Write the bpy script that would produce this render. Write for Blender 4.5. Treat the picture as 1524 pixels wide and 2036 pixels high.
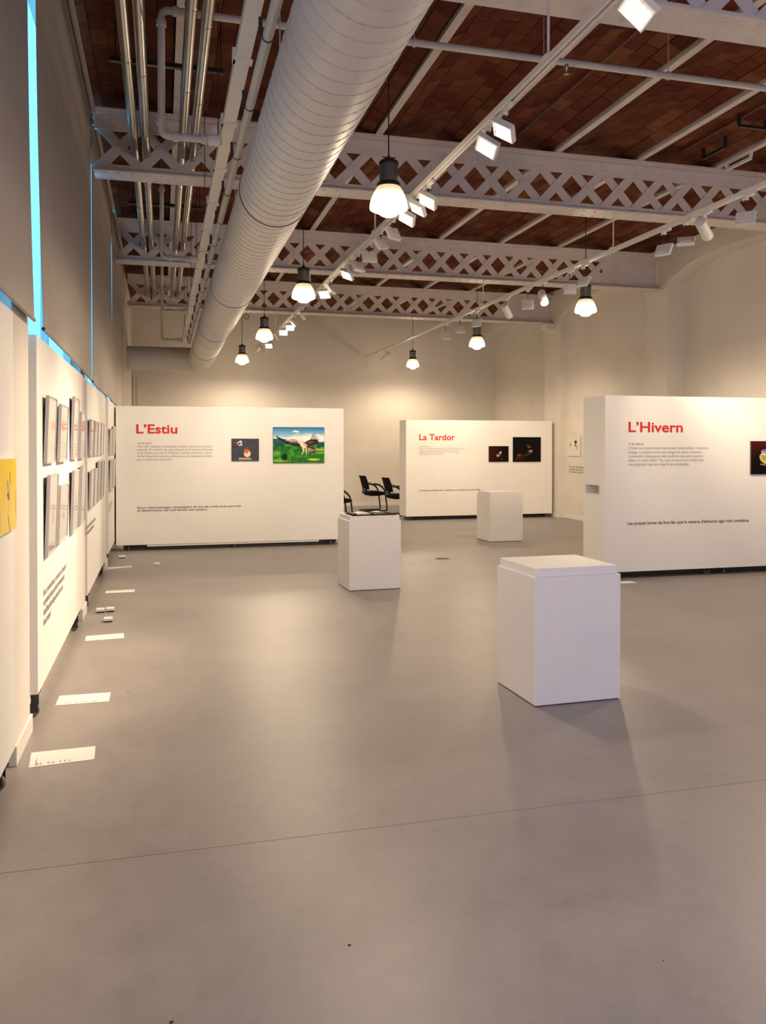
import bpy, bmesh, math, random
import numpy as np
from mathutils import Vector, Matrix, Euler, Quaternion

for o in list(bpy.data.objects):
    bpy.data.objects.remove(o)
S = bpy.context.scene
C = S.collection
rnd = random.Random(7)
PI = math.pi

# ------------------------------------------------------------------ camera
cam_d = bpy.data.cameras.new('camera')
cam = bpy.data.objects.new('camera', cam_d)
C.objects.link(cam)
cam.location = (0, 0, 1.6)
cam.rotation_euler = Euler((math.radians(90 - 0.6), 0, -math.radians(14.9)), 'XYZ')
cam_d.sensor_fit = 'AUTO'
cam_d.sensor_width = 36
cam_d.lens = 36 * 1650 / 2036
cam_d.shift_y = -(1018 - 903) / 2036
cam_d.clip_start = 0.05
cam_d.clip_end = 200
S.camera = cam

# ------------------------------------------------------------------ daylight, exposure
DAY = (0.20, 0.72, 1.25)
DAY_STRENGTH = 1.9
EXPOSURE = 0.15
LAMP_W = 132.0        # pendant lamps
FLOOD_W = 185.0       # track floodlights
FRONT_DAY_W = 50.0   # area lamp at an unseen window added behind the camera
WARM = (1.0, 0.78, 0.54)

w = bpy.data.worlds.new('world')
S.world = w
w.use_nodes = True
bg = w.node_tree.nodes['Background']
bg.inputs[0].default_value = (*DAY, 1)
bg.inputs[1].default_value = DAY_STRENGTH

S.view_settings.view_transform = 'Standard'
S.view_settings.look = 'None'
S.view_settings.exposure = EXPOSURE
S.view_settings.gamma = 1
S.view_settings.use_curve_mapping = False

ld = bpy.data.lights.new('window_daylight', 'AREA')
ld.shape = 'RECTANGLE'
ld.size = 5.6
ld.size_y = 2.2
ld.spread = math.radians(130)
ld.energy = FRONT_DAY_W
ld.color = (0.80, 0.76, 1.0)
lo = bpy.data.objects.new('window_daylight', ld)
C.objects.link(lo)
lo.location = (5.0, -3.62, 1.3)
lo.rotation_euler = Vector((0, 1, 0)).to_track_quat('-Z', 'Y').to_euler()

SIDE_DAY_W = 245.0     # area lamp at an unseen left window added behind the camera
ld = bpy.data.lights.new('side_window_daylight', 'AREA')
ld.shape = 'RECTANGLE'
ld.size = 3.2
ld.size_y = 2.4
ld.energy = SIDE_DAY_W
ld.color = (0.80, 0.76, 1.0)
lo = bpy.data.objects.new('side_window_daylight', ld)
C.objects.link(lo)
lo.location = (-0.77, -1.4, 3.5)
lo.rotation_euler = Vector((1, 0, 0)).to_track_quat('-Z', 'Z').to_euler()

# ------------------------------------------------------------------ materials
def mat(name, col, rough=0.6, metal=0.0, spec=0.5, noise=0.0, nscale=8.0, bump=0.0, bscale=120.0, coat=0.0, emit=None, estr=0.0):
    m = bpy.data.materials.new(name)
    m.use_nodes = True
    nt = m.node_tree
    b = nt.nodes['Principled BSDF']
    b.inputs['Base Color'].default_value = (*col, 1)
    b.inputs['Roughness'].default_value = rough
    b.inputs['Metallic'].default_value = metal
    b.inputs['Specular IOR Level'].default_value = spec
    b.inputs['Coat Weight'].default_value = coat
    if emit:
        b.inputs['Emission Color'].default_value = (*emit, 1)
        b.inputs['Emission Strength'].default_value = estr
    tc = None
    if noise or bump:
        tc = nt.nodes.new('ShaderNodeTexCoord')
    if noise:
        n = nt.nodes.new('ShaderNodeTexNoise')
        n.inputs['Scale'].default_value = nscale
        n.inputs['Detail'].default_value = 6
        n.inputs['Roughness'].default_value = 0.6
        nt.links.new(tc.outputs['Object'], n.inputs['Vector'])
        r = nt.nodes.new('ShaderNodeMapRange')
        r.inputs['From Min'].default_value = 0.3
        r.inputs['From Max'].default_value = 0.7
        r.inputs['To Min'].default_value = 1 - noise
        r.inputs['To Max'].default_value = 1 + noise
        nt.links.new(n.outputs['Fac'], r.inputs['Value'])
        mx = nt.nodes.new('ShaderNodeVectorMath')
        mx.operation = 'SCALE'
        mx.inputs[0].default_value = col
        nt.links.new(r.outputs['Result'], mx.inputs['Scale'])
        nt.links.new(mx.outputs['Vector'], b.inputs['Base Color'])
    if bump:
        n2 = nt.nodes.new('ShaderNodeTexNoise')
        n2.inputs['Scale'].default_value = bscale
        n2.inputs['Detail'].default_value = 4
        nt.links.new(tc.outputs['Object'], n2.inputs['Vector'])
        bp = nt.nodes.new('ShaderNodeBump')
        bp.inputs['Strength'].default_value = bump
        bp.inputs['Distance'].default_value = 0.01
        nt.links.new(n2.outputs['Fac'], bp.inputs['Height'])
        nt.links.new(bp.outputs['Normal'], b.inputs['Normal'])
    return m

M = {}
M['wall'] = mat('wall_plaster', (0.68, 0.64, 0.585), 0.85, noise=0.04, nscale=1.5, bump=0.12, bscale=40)
M['panel'] = mat('panel_paint', (0.80, 0.79, 0.77), 0.55, noise=0.015, nscale=3)
M['plinth'] = mat('plinth_paint', (0.79, 0.78, 0.77), 0.5, noise=0.02, nscale=4)
M['white_trim'] = mat('white_trim', (0.74, 0.72, 0.69), 0.55, noise=0.03, nscale=6)
M['iron'] = mat('painted_iron', (0.60, 0.54, 0.52), 0.5, noise=0.07, nscale=5, bump=0.08, bscale=60)
M['duct'] = mat('duct_paint', (0.60, 0.585, 0.57), 0.42, noise=0.03, nscale=3)
M['seam'] = mat('duct_seam', (0.36, 0.345, 0.335), 0.5, noise=0.1, nscale=12)  # recess shade of the seam line is put into this darker grey
M['pipe_paint'] = mat('pipe_paint', (0.56, 0.54, 0.52), 0.45, noise=0.04, nscale=9)
M['white_metal'] = mat('white_metal', (0.72, 0.70, 0.67), 0.4, noise=0.02, nscale=20)
M['chrome'] = mat('insulated_metal', (0.42, 0.40, 0.38), 0.25, metal=1.0, noise=0.08, nscale=6)
M['black'] = mat('black_metal', (0.018, 0.017, 0.017), 0.4, noise=0.1, nscale=30)
M['black_fabric'] = mat('black_fabric', (0.008, 0.008, 0.009), 0.9, spec=0.15, noise=0.15, nscale=80, bump=0.2, bscale=400)
M['housing'] = mat('lamp_housing', (0.20, 0.20, 0.20), 0.32, metal=0.9, noise=0.1, nscale=40)
M['blind'] = mat('blind_fabric', (0.44, 0.40, 0.36), 0.85, noise=0.05, nscale=2.0, bump=0.1, bscale=300)
M['alu'] = mat('frame_aluminium', (0.50, 0.48, 0.48), 0.45, metal=0.0, noise=0.04, nscale=20)
M['dark_alu'] = mat('frame_back', (0.05, 0.045, 0.045), 0.6, noise=0.1, nscale=20)
M['paper'] = mat('paper', (0.82, 0.80, 0.77), 0.7, noise=0.02, nscale=20)
M['red'] = mat('red_vinyl', (0.62, 0.025, 0.02), 0.5, noise=0.02, nscale=10)
M['ink'] = mat('black_vinyl', (0.02, 0.02, 0.02), 0.6, noise=0.05, nscale=10)
M['grey_ink'] = mat('grey_vinyl', (0.30, 0.285, 0.27), 0.6, noise=0.05, nscale=10)
M['rubber'] = mat('caster_rubber', (0.16, 0.15, 0.145), 0.5, noise=0.08, nscale=40)
M['conduit'] = mat('brown_conduit', (0.11, 0.055, 0.035), 0.6, noise=0.15, nscale=10)
M['mortar'] = mat('vault_mortar', (0.115, 0.039, 0.022), 0.95, spec=0.1, noise=0.15, nscale=10)
M['groove'] = mat('joint_fill', (0.17, 0.155, 0.148), 0.9, noise=0.8, nscale=4.5)
BR = [mat(n_, c_, 0.9, spec=0.12, noise=0.2, nscale=6, bump=0.25, bscale=50) for n_, c_ in
      (('brick_red', (0.112, 0.030, 0.017)), ('brick_brown', (0.122, 0.040, 0.020)), ('brick_ochre', (0.160, 0.062, 0.027)),
       ('brick_dark', (0.090, 0.022, 0.013)), ('brick_orange', (0.138, 0.046, 0.021)))]

def floor_mat():
    m = mat('floor_screed', (0.30, 0.285, 0.27), 0.4, spec=0.45)
    nt = m.node_tree
    b = nt.nodes['Principled BSDF']
    tc = nt.nodes.new('ShaderNodeTexCoord')
    def noise(scale, det, ro=0.6):
        n = nt.nodes.new('ShaderNodeTexNoise')
        n.inputs['Scale'].default_value = scale
        n.inputs['Detail'].default_value = det
        n.inputs['Roughness'].default_value = ro
        nt.links.new(tc.outputs['Object'], n.inputs['Vector'])
        return n
    n1, n2, n3 = noise(0.9, 8, 0.65), noise(7, 8, 0.7), noise(90, 3)
    r1 = nt.nodes.new('ShaderNodeValToRGB')
    r1.color_ramp.elements[0].position = 0.32
    r1.color_ramp.elements[0].color = (0.258, 0.234, 0.228, 1)
    r1.color_ramp.elements[1].position = 0.68
    r1.color_ramp.elements[1].color = (0.315, 0.288, 0.281, 1)
    nt.links.new(n1.outputs['Fac'], r1.inputs['Fac'])
    r2 = nt.nodes.new('ShaderNodeMapRange')
    r2.inputs['From Min'].default_value = 0.3
    r2.inputs['From Max'].default_value = 0.55
    r2.inputs['To Min'].default_value = 0.88
    r2.inputs['To Max'].default_value = 1.02
    nt.links.new(n2.outputs['Fac'], r2.inputs['Value'])
    mu = nt.nodes.new('ShaderNodeVectorMath')
    mu.operation = 'SCALE'
    nt.links.new(r1.outputs['Color'], mu.inputs[0])
    nt.links.new(r2.outputs['Result'], mu.inputs['Scale'])
    nt.links.new(mu.outputs['Vector'], b.inputs['Base Color'])
    r3 = nt.nodes.new('ShaderNodeMapRange')
    r3.inputs['To Min'].default_value = 0.30
    r3.inputs['To Max'].default_value = 0.50
    nt.links.new(n2.outputs['Fac'], r3.inputs['Value'])
    nt.links.new(r3.outputs['Result'], b.inputs['Roughness'])
    bp = nt.nodes.new('ShaderNodeBump')
    bp.inputs['Strength'].default_value = 0.06
    bp.inputs['Distance'].default_value = 0.004
    nt.links.new(n3.outputs['Fac'], bp.inputs['Height'])
    nt.links.new(bp.outputs['Normal'], b.inputs['Normal'])
    return m
M['floor'] = floor_mat()

def glass_mat():
    m = bpy.data.materials.new('window_glass')
    m.use_nodes = True
    nt = m.node_tree
    nt.nodes.clear()
    out = nt.nodes.new('ShaderNodeOutputMaterial')
    t = nt.nodes.new('ShaderNodeBsdfTransparent')
    t.inputs[0].default_value = (0.93, 0.97, 0.97, 1)
    g = nt.nodes.new('ShaderNodeBsdfGlossy')
    g.inputs['Roughness'].default_value = 0.02
    mx = nt.nodes.new('ShaderNodeMixShader')
    mx.inputs[0].default_value = 0.05
    nt.links.new(t.outputs[0], mx.inputs[1])
    nt.links.new(g.outputs[0], mx.inputs[2])
    nt.links.new(mx.outputs[0], out.inputs[0])
    return m
M['glass'] = glass_mat()

def frosted_mat():
    m = bpy.data.materials.new('frosted_glass')
    m.use_nodes = True
    nt = m.node_tree
    nt.nodes.clear()
    out = nt.nodes.new('ShaderNodeOutputMaterial')
    t = nt.nodes.new('ShaderNodeBsdfTranslucent')
    t.inputs[0].default_value = (0.75, 0.70, 0.75, 1)
    d = nt.nodes.new('ShaderNodeBsdfDiffuse')
    d.inputs[0].default_value = (0.7, 0.7, 0.72, 1)
    mx = nt.nodes.new('ShaderNodeMixShader')
    mx.inputs[0].default_value = 0.6
    nt.links.new(t.outputs[0], mx.inputs[1])
    nt.links.new(d.outputs[0], mx.inputs[2])
    nt.links.new(mx.outputs[0], out.inputs[0])
    return m
M['frosted'] = frosted_mat()  # panes of the added windows, keeping most of the sky tint out

def print_mat(name, rough, spec, coat=0.0):
    m = mat(name, (0.5, 0.5, 0.5), rough, spec=spec, coat=coat)
    nt = m.node_tree
    a = nt.nodes.new('ShaderNodeAttribute')
    a.attribute_name = 'print_colour'
    nt.links.new(a.outputs['Color'], nt.nodes['Principled BSDF'].inputs['Base Color'])
    return m
M['print'] = print_mat('photo_print', 0.4, 0.12)
M['glazed_print'] = print_mat('glazed_print', 0.08, 0.6)
M['glazed_print'].node_tree.nodes['Principled BSDF'].inputs['Coat Weight'].default_value = 0.6
M['glazed_print'].node_tree.nodes['Principled BSDF'].inputs['Coat Roughness'].default_value = 0.02

def shade_mat():
    # opal glass that glows: strongest round the bulb, fading to the neck
    m = mat('opal_glass', (0.8, 0.72, 0.6), 0.25)
    nt = m.node_tree
    b = nt.nodes['Principled BSDF']
    tc = nt.nodes.new('ShaderNodeTexCoord')
    sp = nt.nodes.new('ShaderNodeSeparateXYZ')
    nt.links.new(tc.outputs['Object'], sp.inputs[0])
    r = nt.nodes.new('ShaderNodeValToRGB')
    els = r.color_ramp.elements
    els[0].position = 0.0
    els[0].color = (1, 1, 1, 1)
    els[1].position = 1.0
    els[1].color = (0.10, 0.10, 0.10, 1)
    e = els.new(0.45); e.color = (0.6, 0.6, 0.6, 1)
    e = els.new(0.68); e.color = (0.16, 0.16, 0.16, 1)
    mr = nt.nodes.new('ShaderNodeMapRange')
    mr.inputs['From Min'].default_value = 0.0
    mr.inputs['From Max'].default_value = 0.31
    nt.links.new(sp.outputs['Z'], mr.inputs['Value'])
    nt.links.new(mr.outputs['Result'], r.inputs['Fac'])
    ml = nt.nodes.new('ShaderNodeMath')
    ml.operation = 'MULTIPLY'
    ml.inputs[1].default_value = 5.0
    nt.links.new(r.outputs['Color'], ml.inputs[0])
    nt.links.new(ml.outputs[0], b.inputs['Emission Strength'])
    b.inputs['Emission Color'].default_value = (1.0, 0.74, 0.42, 1)
    return m
M['shade'] = shade_mat()
M['led_on'] = mat('led_panel_lit', (0.8, 0.8, 0.78), 0.3, emit=(1.0, 0.86, 0.68), estr=0.22)
M['led_lens'] = mat('led_lens_lit', (0.8, 0.8, 0.8), 0.2, emit=(1.0, 0.92, 0.82), estr=7.0)
M['led_off'] = mat('led_panel_unlit', (0.45, 0.43, 0.40), 0.3)

# ------------------------------------------------------------------ mesh helpers
class MB:
    def __init__(self):
        self.v = []; self.f = []; self.mi = []
        self.cur = 0
    def add(self, vs, fs, T=None):
        n = len(self.v)
        if T is not None:
            vs = [tuple(T @ Vector(p)) for p in vs]
        self.v.extend(vs)
        for f in fs:
            self.f.append(tuple(i + n for i in f)); self.mi.append(self.cur)
        return self
    def box(self, x0, x1, y0, y1, z0, z1, T=None):
        vs = [(x0, y0, z0), (x1, y0, z0), (x1, y1, z0), (x0, y1, z0), (x0, y0, z1), (x1, y0, z1), (x1, y1, z1), (x0, y1, z1)]
        fs = [(0, 3, 2, 1), (4, 5, 6, 7), (0, 1, 5, 4), (1, 2, 6, 5), (2, 3, 7, 6), (3, 0, 4, 7)]
        return self.add(vs, fs, T)
    def prism(self, poly, a0, a1, axis='X', T=None):
        # poly: 2-D points, counter-clockwise seen from +axis; extruded a0..a1
        n = len(poly)
        def p(u, v, a):
            return {'X': (a, u, v), 'Y': (v, a, u), 'Z': (u, v, a)}[axis]
        vs = [p(u, v, a0) for u, v in poly] + [p(u, v, a1) for u, v in poly]
        fs = [tuple(range(n - 1, -1, -1)), tuple(range(n, 2 * n))]
        for i in range(n):
            j = (i + 1) % n
            fs.append((i, j, n + j, n + i))
        return self.add(vs, fs, T)
    def lathe(self, prof, seg=24, T=None, cap=True):
        vs = []; fs = []
        for r, z in prof:
            for k in range(seg):
                a = 2 * PI * k / seg
                vs.append((r * math.cos(a), r * math.sin(a), z))
        for i in range(len(prof) - 1):
            for k in range(seg):
                k2 = (k + 1) % seg
                fs.append((i * seg + k, i * seg + k2, (i + 1) * seg + k2, (i + 1) * seg + k))
        if cap:
            fs.append(tuple(reversed(range(seg))))
            b = (len(prof) - 1) * seg
            fs.append(tuple(b + k for k in range(seg)))
        return self.add(vs, fs, T)
    def tube(self, path, r, seg=10, cap=True, T=None):
        P = [Vector(p) for p in path]
        n = len(P)
        tang = []
        for i in range(n):
            a = P[max(i - 1, 0)]; b = P[min(i + 1, n - 1)]
            if 0 < i < n - 1:
                t = (P[i] - a).normalized() + (b - P[i]).normalized()
            else:
                t = b - a
            tang.append(t.normalized())
        up = Vector((0, 0, 1)) if abs(tang[0].z) < 0.9 else Vector((1, 0, 0))
        nrm = (up - tang[0] * up.dot(tang[0])).normalized()
        vs = []; fs = []
        for i in range(n):
            if i:
                nrm = nrm - tang[i] * nrm.dot(tang[i])
                nrm.normalize()
            bi = tang[i].cross(nrm)
            rr = r[i] if isinstance(r, (list, tuple)) else r
            for k in range(seg):
                a = 2 * PI * k / seg
                vs.append(tuple(P[i] + (nrm * math.cos(a) + bi * math.sin(a)) * rr))
        for i in range(n - 1):
            for k in range(seg):
                k2 = (k + 1) % seg
                fs.append((i * seg + k, i * seg + k2, (i + 1) * seg + k2, (i + 1) * seg + k))
        if cap:
            fs.append(tuple(reversed(range(seg))))
            fs.append(tuple((n - 1) * seg + k for k in range(seg)))
        return self.add(vs, fs, T)
    def build(self, name, mats, parent=None, smooth=False, bevel=0.0, fix=True):
        me = bpy.data.meshes.new(name)
        me.from_pydata(self.v, [], self.f)
        if not isinstance(mats, (list, tuple)):
            mats = [mats]
        for m in mats:
            me.materials.append(m)
        if len(mats) > 1:
            me.polygons.foreach_set('material_index', self.mi)
        if bevel or fix:
            bm = bmesh.new(); bm.from_mesh(me)
            if fix:
                bmesh.ops.recalc_face_normals(bm, faces=bm.faces)
            if bevel:
                es = [e for e in bm.edges if len(e.link_faces) == 2 and e.calc_face_angle(0) > 0.6]
                bmesh.ops.bevel(bm, geom=es, offset=bevel, segments=2, affect='EDGES', profile=0.5)
            bm.to_mesh(me); bm.free()
        if smooth:
            me.polygons.foreach_set('use_smooth', [True] * len(me.polygons))
            me.set_sharp_from_angle(angle=math.radians(38))
        me.update()
        return link(name, me, parent)

def link(name, data, parent=None):
    o = bpy.data.objects.new(name, data)
    C.objects.link(o)
    if parent:
        o.parent = parent
    return o

def tag(o, label=None, cat=None, group=None, kind=None):
    if label: o['label'] = label
    if cat: o['category'] = cat
    if group: o['group'] = group
    if kind: o['kind'] = kind
    return o

def thing(name, loc, label, cat, group=None, rz=0.0):
    o = link(name, None)
    o.location = loc
    o.rotation_euler = (0, 0, rz)
    o.empty_display_size = 0.1
    return tag(o, label, cat, group)

def copy_tree(o, parent=None):
    c = o.copy()
    C.objects.link(c)
    if parent:
        c.parent = parent
    for ch in list(o.children):
        copy_tree(ch, c)
    return c

def relabel(o, label):
    o['label'] = label
    return o

def struct(o):
    o['kind'] = 'structure'
    return o

def arc(cx, cz, r, a0, a1, n):
    return [(cx + r * math.cos(a0 + (a1 - a0) * i / n), cz + r * math.sin(a0 + (a1 - a0) * i / n)) for i in range(n + 1)]

def bend(p, q, s, r, n=6):
    # rounded corner at q between p and s
    p, q, s = Vector(p), Vector(q), Vector(s)
    a = (p - q).normalized(); b = (s - q).normalized()
    st = q + a * r; en = q + b * r
    out = []
    for i in range(n + 1):
        t = i / n
        out.append(tuple((1 - t) ** 2 * st + 2 * t * (1 - t) * q + t * t * en))
    return out

def rpath(pts, r, n=6):
    out = [pts[0]]
    for i in range(1, len(pts) - 1):
        out += bend(pts[i - 1], pts[i], pts[i + 1], r, n)
    out.append(pts[-1])
    return out

_font_cache = {}
def text(parent, name, body, material, loc, rot, width=None, size=0.1, bold=0.0, leading=1.0, height=None):
    cu = bpy.data.curves.new('tmp_text', 'FONT')
    cu.body = body
    cu.size = 1.0
    cu.space_line = leading
    cu.offset = bold
    cu.resolution_u = 3
    o = bpy.data.objects.new('tmp_text', cu)
    C.objects.link(o)
    dg = bpy.context.evaluated_depsgraph_get()
    me = bpy.data.meshes.new_from_object(o.evaluated_get(dg))
    bpy.data.objects.remove(o)
    bpy.data.curves.remove(cu)
    n = len(me.vertices)
    co = np.zeros(n * 3, dtype=np.float32)
    me.vertices.foreach_get('co', co)
    co = co.reshape(-1, 3)
    x0, x1 = co[:, 0].min(), co[:, 0].max()
    sx = width / (x1 - x0) if width else size
    sy = height / (co[:, 1].max() - co[:, 1].min()) if height else (size if not width else sx)
    co[:, 0] = (co[:, 0] - x0) * sx
    co[:, 1] *= sy
    me.vertices.foreach_set('co', co.ravel())
    me.materials.clear()
    me.materials.append(material)
    me.update()
    me.name = name
    t = link(name, me, parent)
    t.location = loc
    t.rotation_euler = rot
    return t

# flat prints: colours worked out on a small canvas and stored per point
class Canvas:
    def __init__(self, nx, ny, seed=1):
        self.nx, self.ny = nx, ny
        self.rs = np.random.RandomState(seed)
        u = (np.arange(nx) + 0.5) / nx
        v = 1 - (np.arange(ny) + 0.5) / ny          # v up
        self.U, self.V = np.meshgrid(u, v)
        self.a = np.zeros((ny, nx, 3))
    def fill(self, c):
        self.a[:] = c
    def grad(self, c0, c1, f):
        f = np.clip(f, 0, 1)[..., None]
        self.a = np.array(c0) * (1 - f) + np.array(c1) * f
    def blend(self, mask, c):
        m = np.clip(mask, 0, 1)[..., None]
        self.a = self.a * (1 - m) + np.array(c) * m
    def noise(self, s):
        g = self.rs.rand(max(int(s * self.ny / self.nx), 2) + 2, int(s) + 2)
        gy = self.V * (g.shape[0] - 1.01); gx = self.U * (g.shape[1] - 1.01)
        iy = gy.astype(int); ix = gx.astype(int)
        fy = gy - iy; fx = gx - ix
        fy = fy * fy * (3 - 2 * fy); fx = fx * fx * (3 - 2 * fx)
        return (g[iy, ix] * (1 - fx) * (1 - fy) + g[iy, ix + 1] * fx * (1 - fy) + g[iy + 1, ix] * (1 - fx) * fy + g[iy + 1, ix + 1] * fx * fy)
    def poly(self, pts, c, op=1.0):
        ins = np.zeros(self.U.shape, bool)
        n = len(pts)
        for i in range(n):
            x0, y0 = pts[i]; x1, y1 = pts[(i + 1) % n]
            if y0 == y1: continue
            cond = ((y0 > self.V) != (y1 > self.V)) & (self.U < (x1 - x0) * (self.V - y0) / (y1 - y0) + x0)
            ins ^= cond
        self.blend(ins * op, c)
    def ell(self, cx, cy, rx, ry, c, rot=0.0, soft=0.15, op=1.0):
        dx, dy = self.U - cx, self.V - cy
        ca, sa = math.cos(rot), math.sin(rot)
        q = ((dx * ca + dy * sa) / rx) ** 2 + ((-dx * sa + dy * ca) / ry) ** 2
        self.blend(np.clip((1 - q) / soft, 0, 1) * op, c)
    def line(self, p, q, wd, c, op=1.0):
        px, py = p; qx, qy = q
        L = (qx - px) ** 2 + (qy - py) ** 2
        t = np.clip(((self.U - px) * (qx - px) + (self.V - py) * (qy - py)) / L, 0, 1)
        d = np.hypot(self.U - px - t * (qx - px), self.V - py - t * (qy - py))
        self.blend(np.clip((wd - d) / (wd * 0.5), 0, 1) * op, c)

def print_mesh(name, cv, wd, ht, material):
    # grid in the XZ plane, lower left at origin, facing -Y
    nx, ny = cv.nx, cv.ny
    xs = np.linspace(0, wd, nx + 1); zs = np.linspace(ht, 0, ny + 1)
    X, Z = np.meshgrid(xs, zs)
    co = np.zeros(((nx + 1) * (ny + 1), 3)); co[:, 0] = X.ravel(); co[:, 2] = Z.ravel()
    idx = np.arange((nx + 1) * (ny + 1)).reshape(ny + 1, nx + 1)
    q = np.stack([idx[1:, :-1], idx[1:, 1:], idx[:-1, 1:], idx[:-1, :-1]], -1).reshape(-1, 4)
    me = bpy.data.meshes.new(name)
    me.vertices.add(len(co)); me.vertices.foreach_set('co', co.ravel())
    me.loops.add(q.size); me.loops.foreach_set('vertex_index', q.ravel())
    me.polygons.add(len(q))
    me.polygons.foreach_set('loop_start', np.arange(0, q.size, 4))
    me.update(calc_edges=True)
    at = me.attributes.new('print_colour', 'FLOAT_COLOR', 'FACE')
    col = np.ones((len(q), 4)); col[:, :3] = np.clip(cv.a, 0, 1).reshape(-1, 3)
    at.data.foreach_set('color', col.ravel())
    me.materials.append(material)
    return me
def L(r, g, b):     # sRGB 0..255 to linear
    return tuple(((c / 255) / 12.92 if c / 255 <= 0.04045 else ((c / 255 + 0.055) / 1.055) ** 2.4) for c in (r, g, b))

# ================================================================== SETTING
YF, YB = -3.7, 21.4
XL, XR = -0.79, 8.5
ZC = 4.985

m = MB()
m.box(-1.1, 9.2, YF, 3.348, -0.08, 0).box(-1.1, 9.2, 3.352, YB, -0.08, 0)
floor = struct(m.build('floor', M['floor']))
g = MB().box(-1.1, 9.2, 3.348, 3.352, -0.08, -0.0022)
g.build('joint', M['groove'], floor)

m = MB()
for x, y, r_ in ((0.575, 2.58, 0.006), (0.02, 2.36, 0.007), (0.09, 4.30, 0.004), (3.62, 6.68, 0.006), (-0.22, 5.62, 0.006), (0.95, 4.9, 0.003), (-0.35, 3.7, 0.003), (1.5, 2.25, 0.003)):
    m.lathe([(r_, 0), (r_ * 0.8, r_ * 0.3), (r_ * 0.2, r_ * 0.5)], 7, Matrix.Translation((x, y, 0)))
tag(m.build('grit', M['black'], floor, fix=False), kind='stuff')

# left wall: parapet, piers and lintel round tall windows
openings = [(-3.1, 0.3), (1.0, 4.45), (4.98, 8.03), (8.45, 11.14), (11.63, 14.7)]  # first opening is an unseen window added to bring in daylight
m = MB()
m.box(-0.97, XL, YF, YB, 0, 2.16)
m.box(-0.97, XL, YF, YB, 4.96, 5.4)
ys = [YF] + [v for o in openings for v in o] + [YB]
wall_left = struct(m.build('wall_left', M['wall']))
for i, (a, b) in enumerate(zip(ys[0::2], ys[1::2])):
    struct(MB().box(-0.87, -0.72, a, b, 0, 5.4).build('trim_%d' % (i + 2), M['wall'], bevel=0.004))
for i, (a, b) in enumerate(openings):
    wn = struct(link('window_%d' % (i + 1), None))
    wn.location = (-0.83, (a + b) / 2, 2.16)
    h = (b - a) / 2
    f = MB()
    f.box(-0.03, 0.03, -h, h, 0, 0.05).box(-0.03, 0.03, -h, h, 2.75, 2.8)
    for yy in (-h, h - 0.05):
        f.box(-0.03, 0.03, yy, yy + 0.05, 0.05, 2.75)
    f.box(-0.025, 0.025, -0.025, 0.025, 0.05, 2.75)
    f.build('window_frame', M['white_trim'], wn)
    for sgn in (-1, 1):
        y0, y1 = (-h + 0.05, -0.025) if sgn < 0 else (0.025, h - 0.05)
        MB().box(-0.004, 0.004, y0, y1, 0.05, 2.75).build('pane', M['glass'] if i else M['frosted'], wn)
m = MB()
for a, b in zip(ys[0::2], ys[1::2]):
    m.box(-0.72, -0.705, a, b, 0, 0.10)
struct(m.build('baseboard_left', M['white_trim'], bevel=0.003))

# right wall: pilasters under the girders, shallow arches between them
m = MB()
pil = [(4.40, 5.03), (8.55, 9.18), (12.70, 13.33), (16.75, 17.50)]
rec = [8.86, 8.86, 8.86, 8.64, 8.86]
edges = [YF - 0.3] + [v for p in pil for v in p] + [YB]
m.box(9.1, 9.3, YF, YB, 0, 5.4)
for a, b in pil:
    m.box(XR, 9.15, a, b, 0, 4.44)
for i, (a, b) in enumerate(zip(edges[0::2], edges[1::2])):
    m.box(rec[i], 9.15, a, b, 0, 5.4)
    c = (a + b) / 2; hw = (b - a) / 2; rise = 0.27
    R = (hw * hw + rise * rise) / (2 * rise)
    th = math.asin(hw / R)
    N = 20
    # elliptical shoulder: quicker rise at the springing as in the photograph
    pts = []
    for k in range(N + 1):
        s = -1 + 2 * k / N
        pts.append((c + hw * s, 4.44 + rise * (1 - abs(s) ** 3.0)))
    poly = pts + [(b, 5.4), (a, 5.4)]
    for k in range(N):
        q = [pts[k], pts[k + 1], (pts[k + 1][0], 5.4), (pts[k][0], 5.4)]
        m.prism(q, XR, 9.15, 'X')
for a, b in pil:
    m.box(XR, 9.15, a, b, 4.44, 5.4)
wall_right = struct(m.build('wall_right', M['wall'], fix=True))
m = MB()
for a, b in pil:
    m.box(XR - 0.014, XR, a, b, 0, 0.09)
for i, (a, b) in enumerate(zip(edges[0::2], edges[1::2])):
    m.box(rec[i] - 0.014, rec[i], a, b, 0, 0.09)
struct(m.build('baseboard_right', M['white_trim']))

struct(MB().box(-1.1, 9.3, YB, YB + 0.2, 0, 5.4).build('wall_back', M['wall']))
struct(MB().box(-0.70, 8.86, YB - 0.014, YB, 0, 0.10).build('baseboard_back', M['white_trim']))
m = MB()
m.box(-1.1, 2.2, YF - 0.2, YF, 0, 5.4).box(7.8, 9.3, YF - 0.2, YF, 0, 5.4)
m.box(2.2, 7.8, YF - 0.2, YF, 0, 0.2).box(2.2, 7.8, YF - 0.2, YF, 2.4, 5.4)
struct(m.build('wall_front', M['wall']))
wn = struct(link('window_6', None))  # window added out of view to give floor and plinths daylight
wn.location = (5.0, YF - 0.1, 0.2)
f = MB()
for x in (-2.8, -1.43, -0.03, 1.37, 2.74):
    f.box(x, x + 0.06, -0.03, 0.03, 0, 2.2)
f.box(-2.8, 2.8, -0.03, 0.03, 0, 0.06).box(-2.8, 2.8, -0.03, 0.03, 2.14, 2.2)
f.build('window_frame', M['white_trim'], wn)
for x0, x1 in ((-2.74, -1.43), (-1.37, -0.03), (0.03, 1.37), (1.43, 2.74)):
    MB().box(x0, x1, -0.004, 0.004, 0.06, 2.14).build('pane', M['frosted'], wn)

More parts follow.
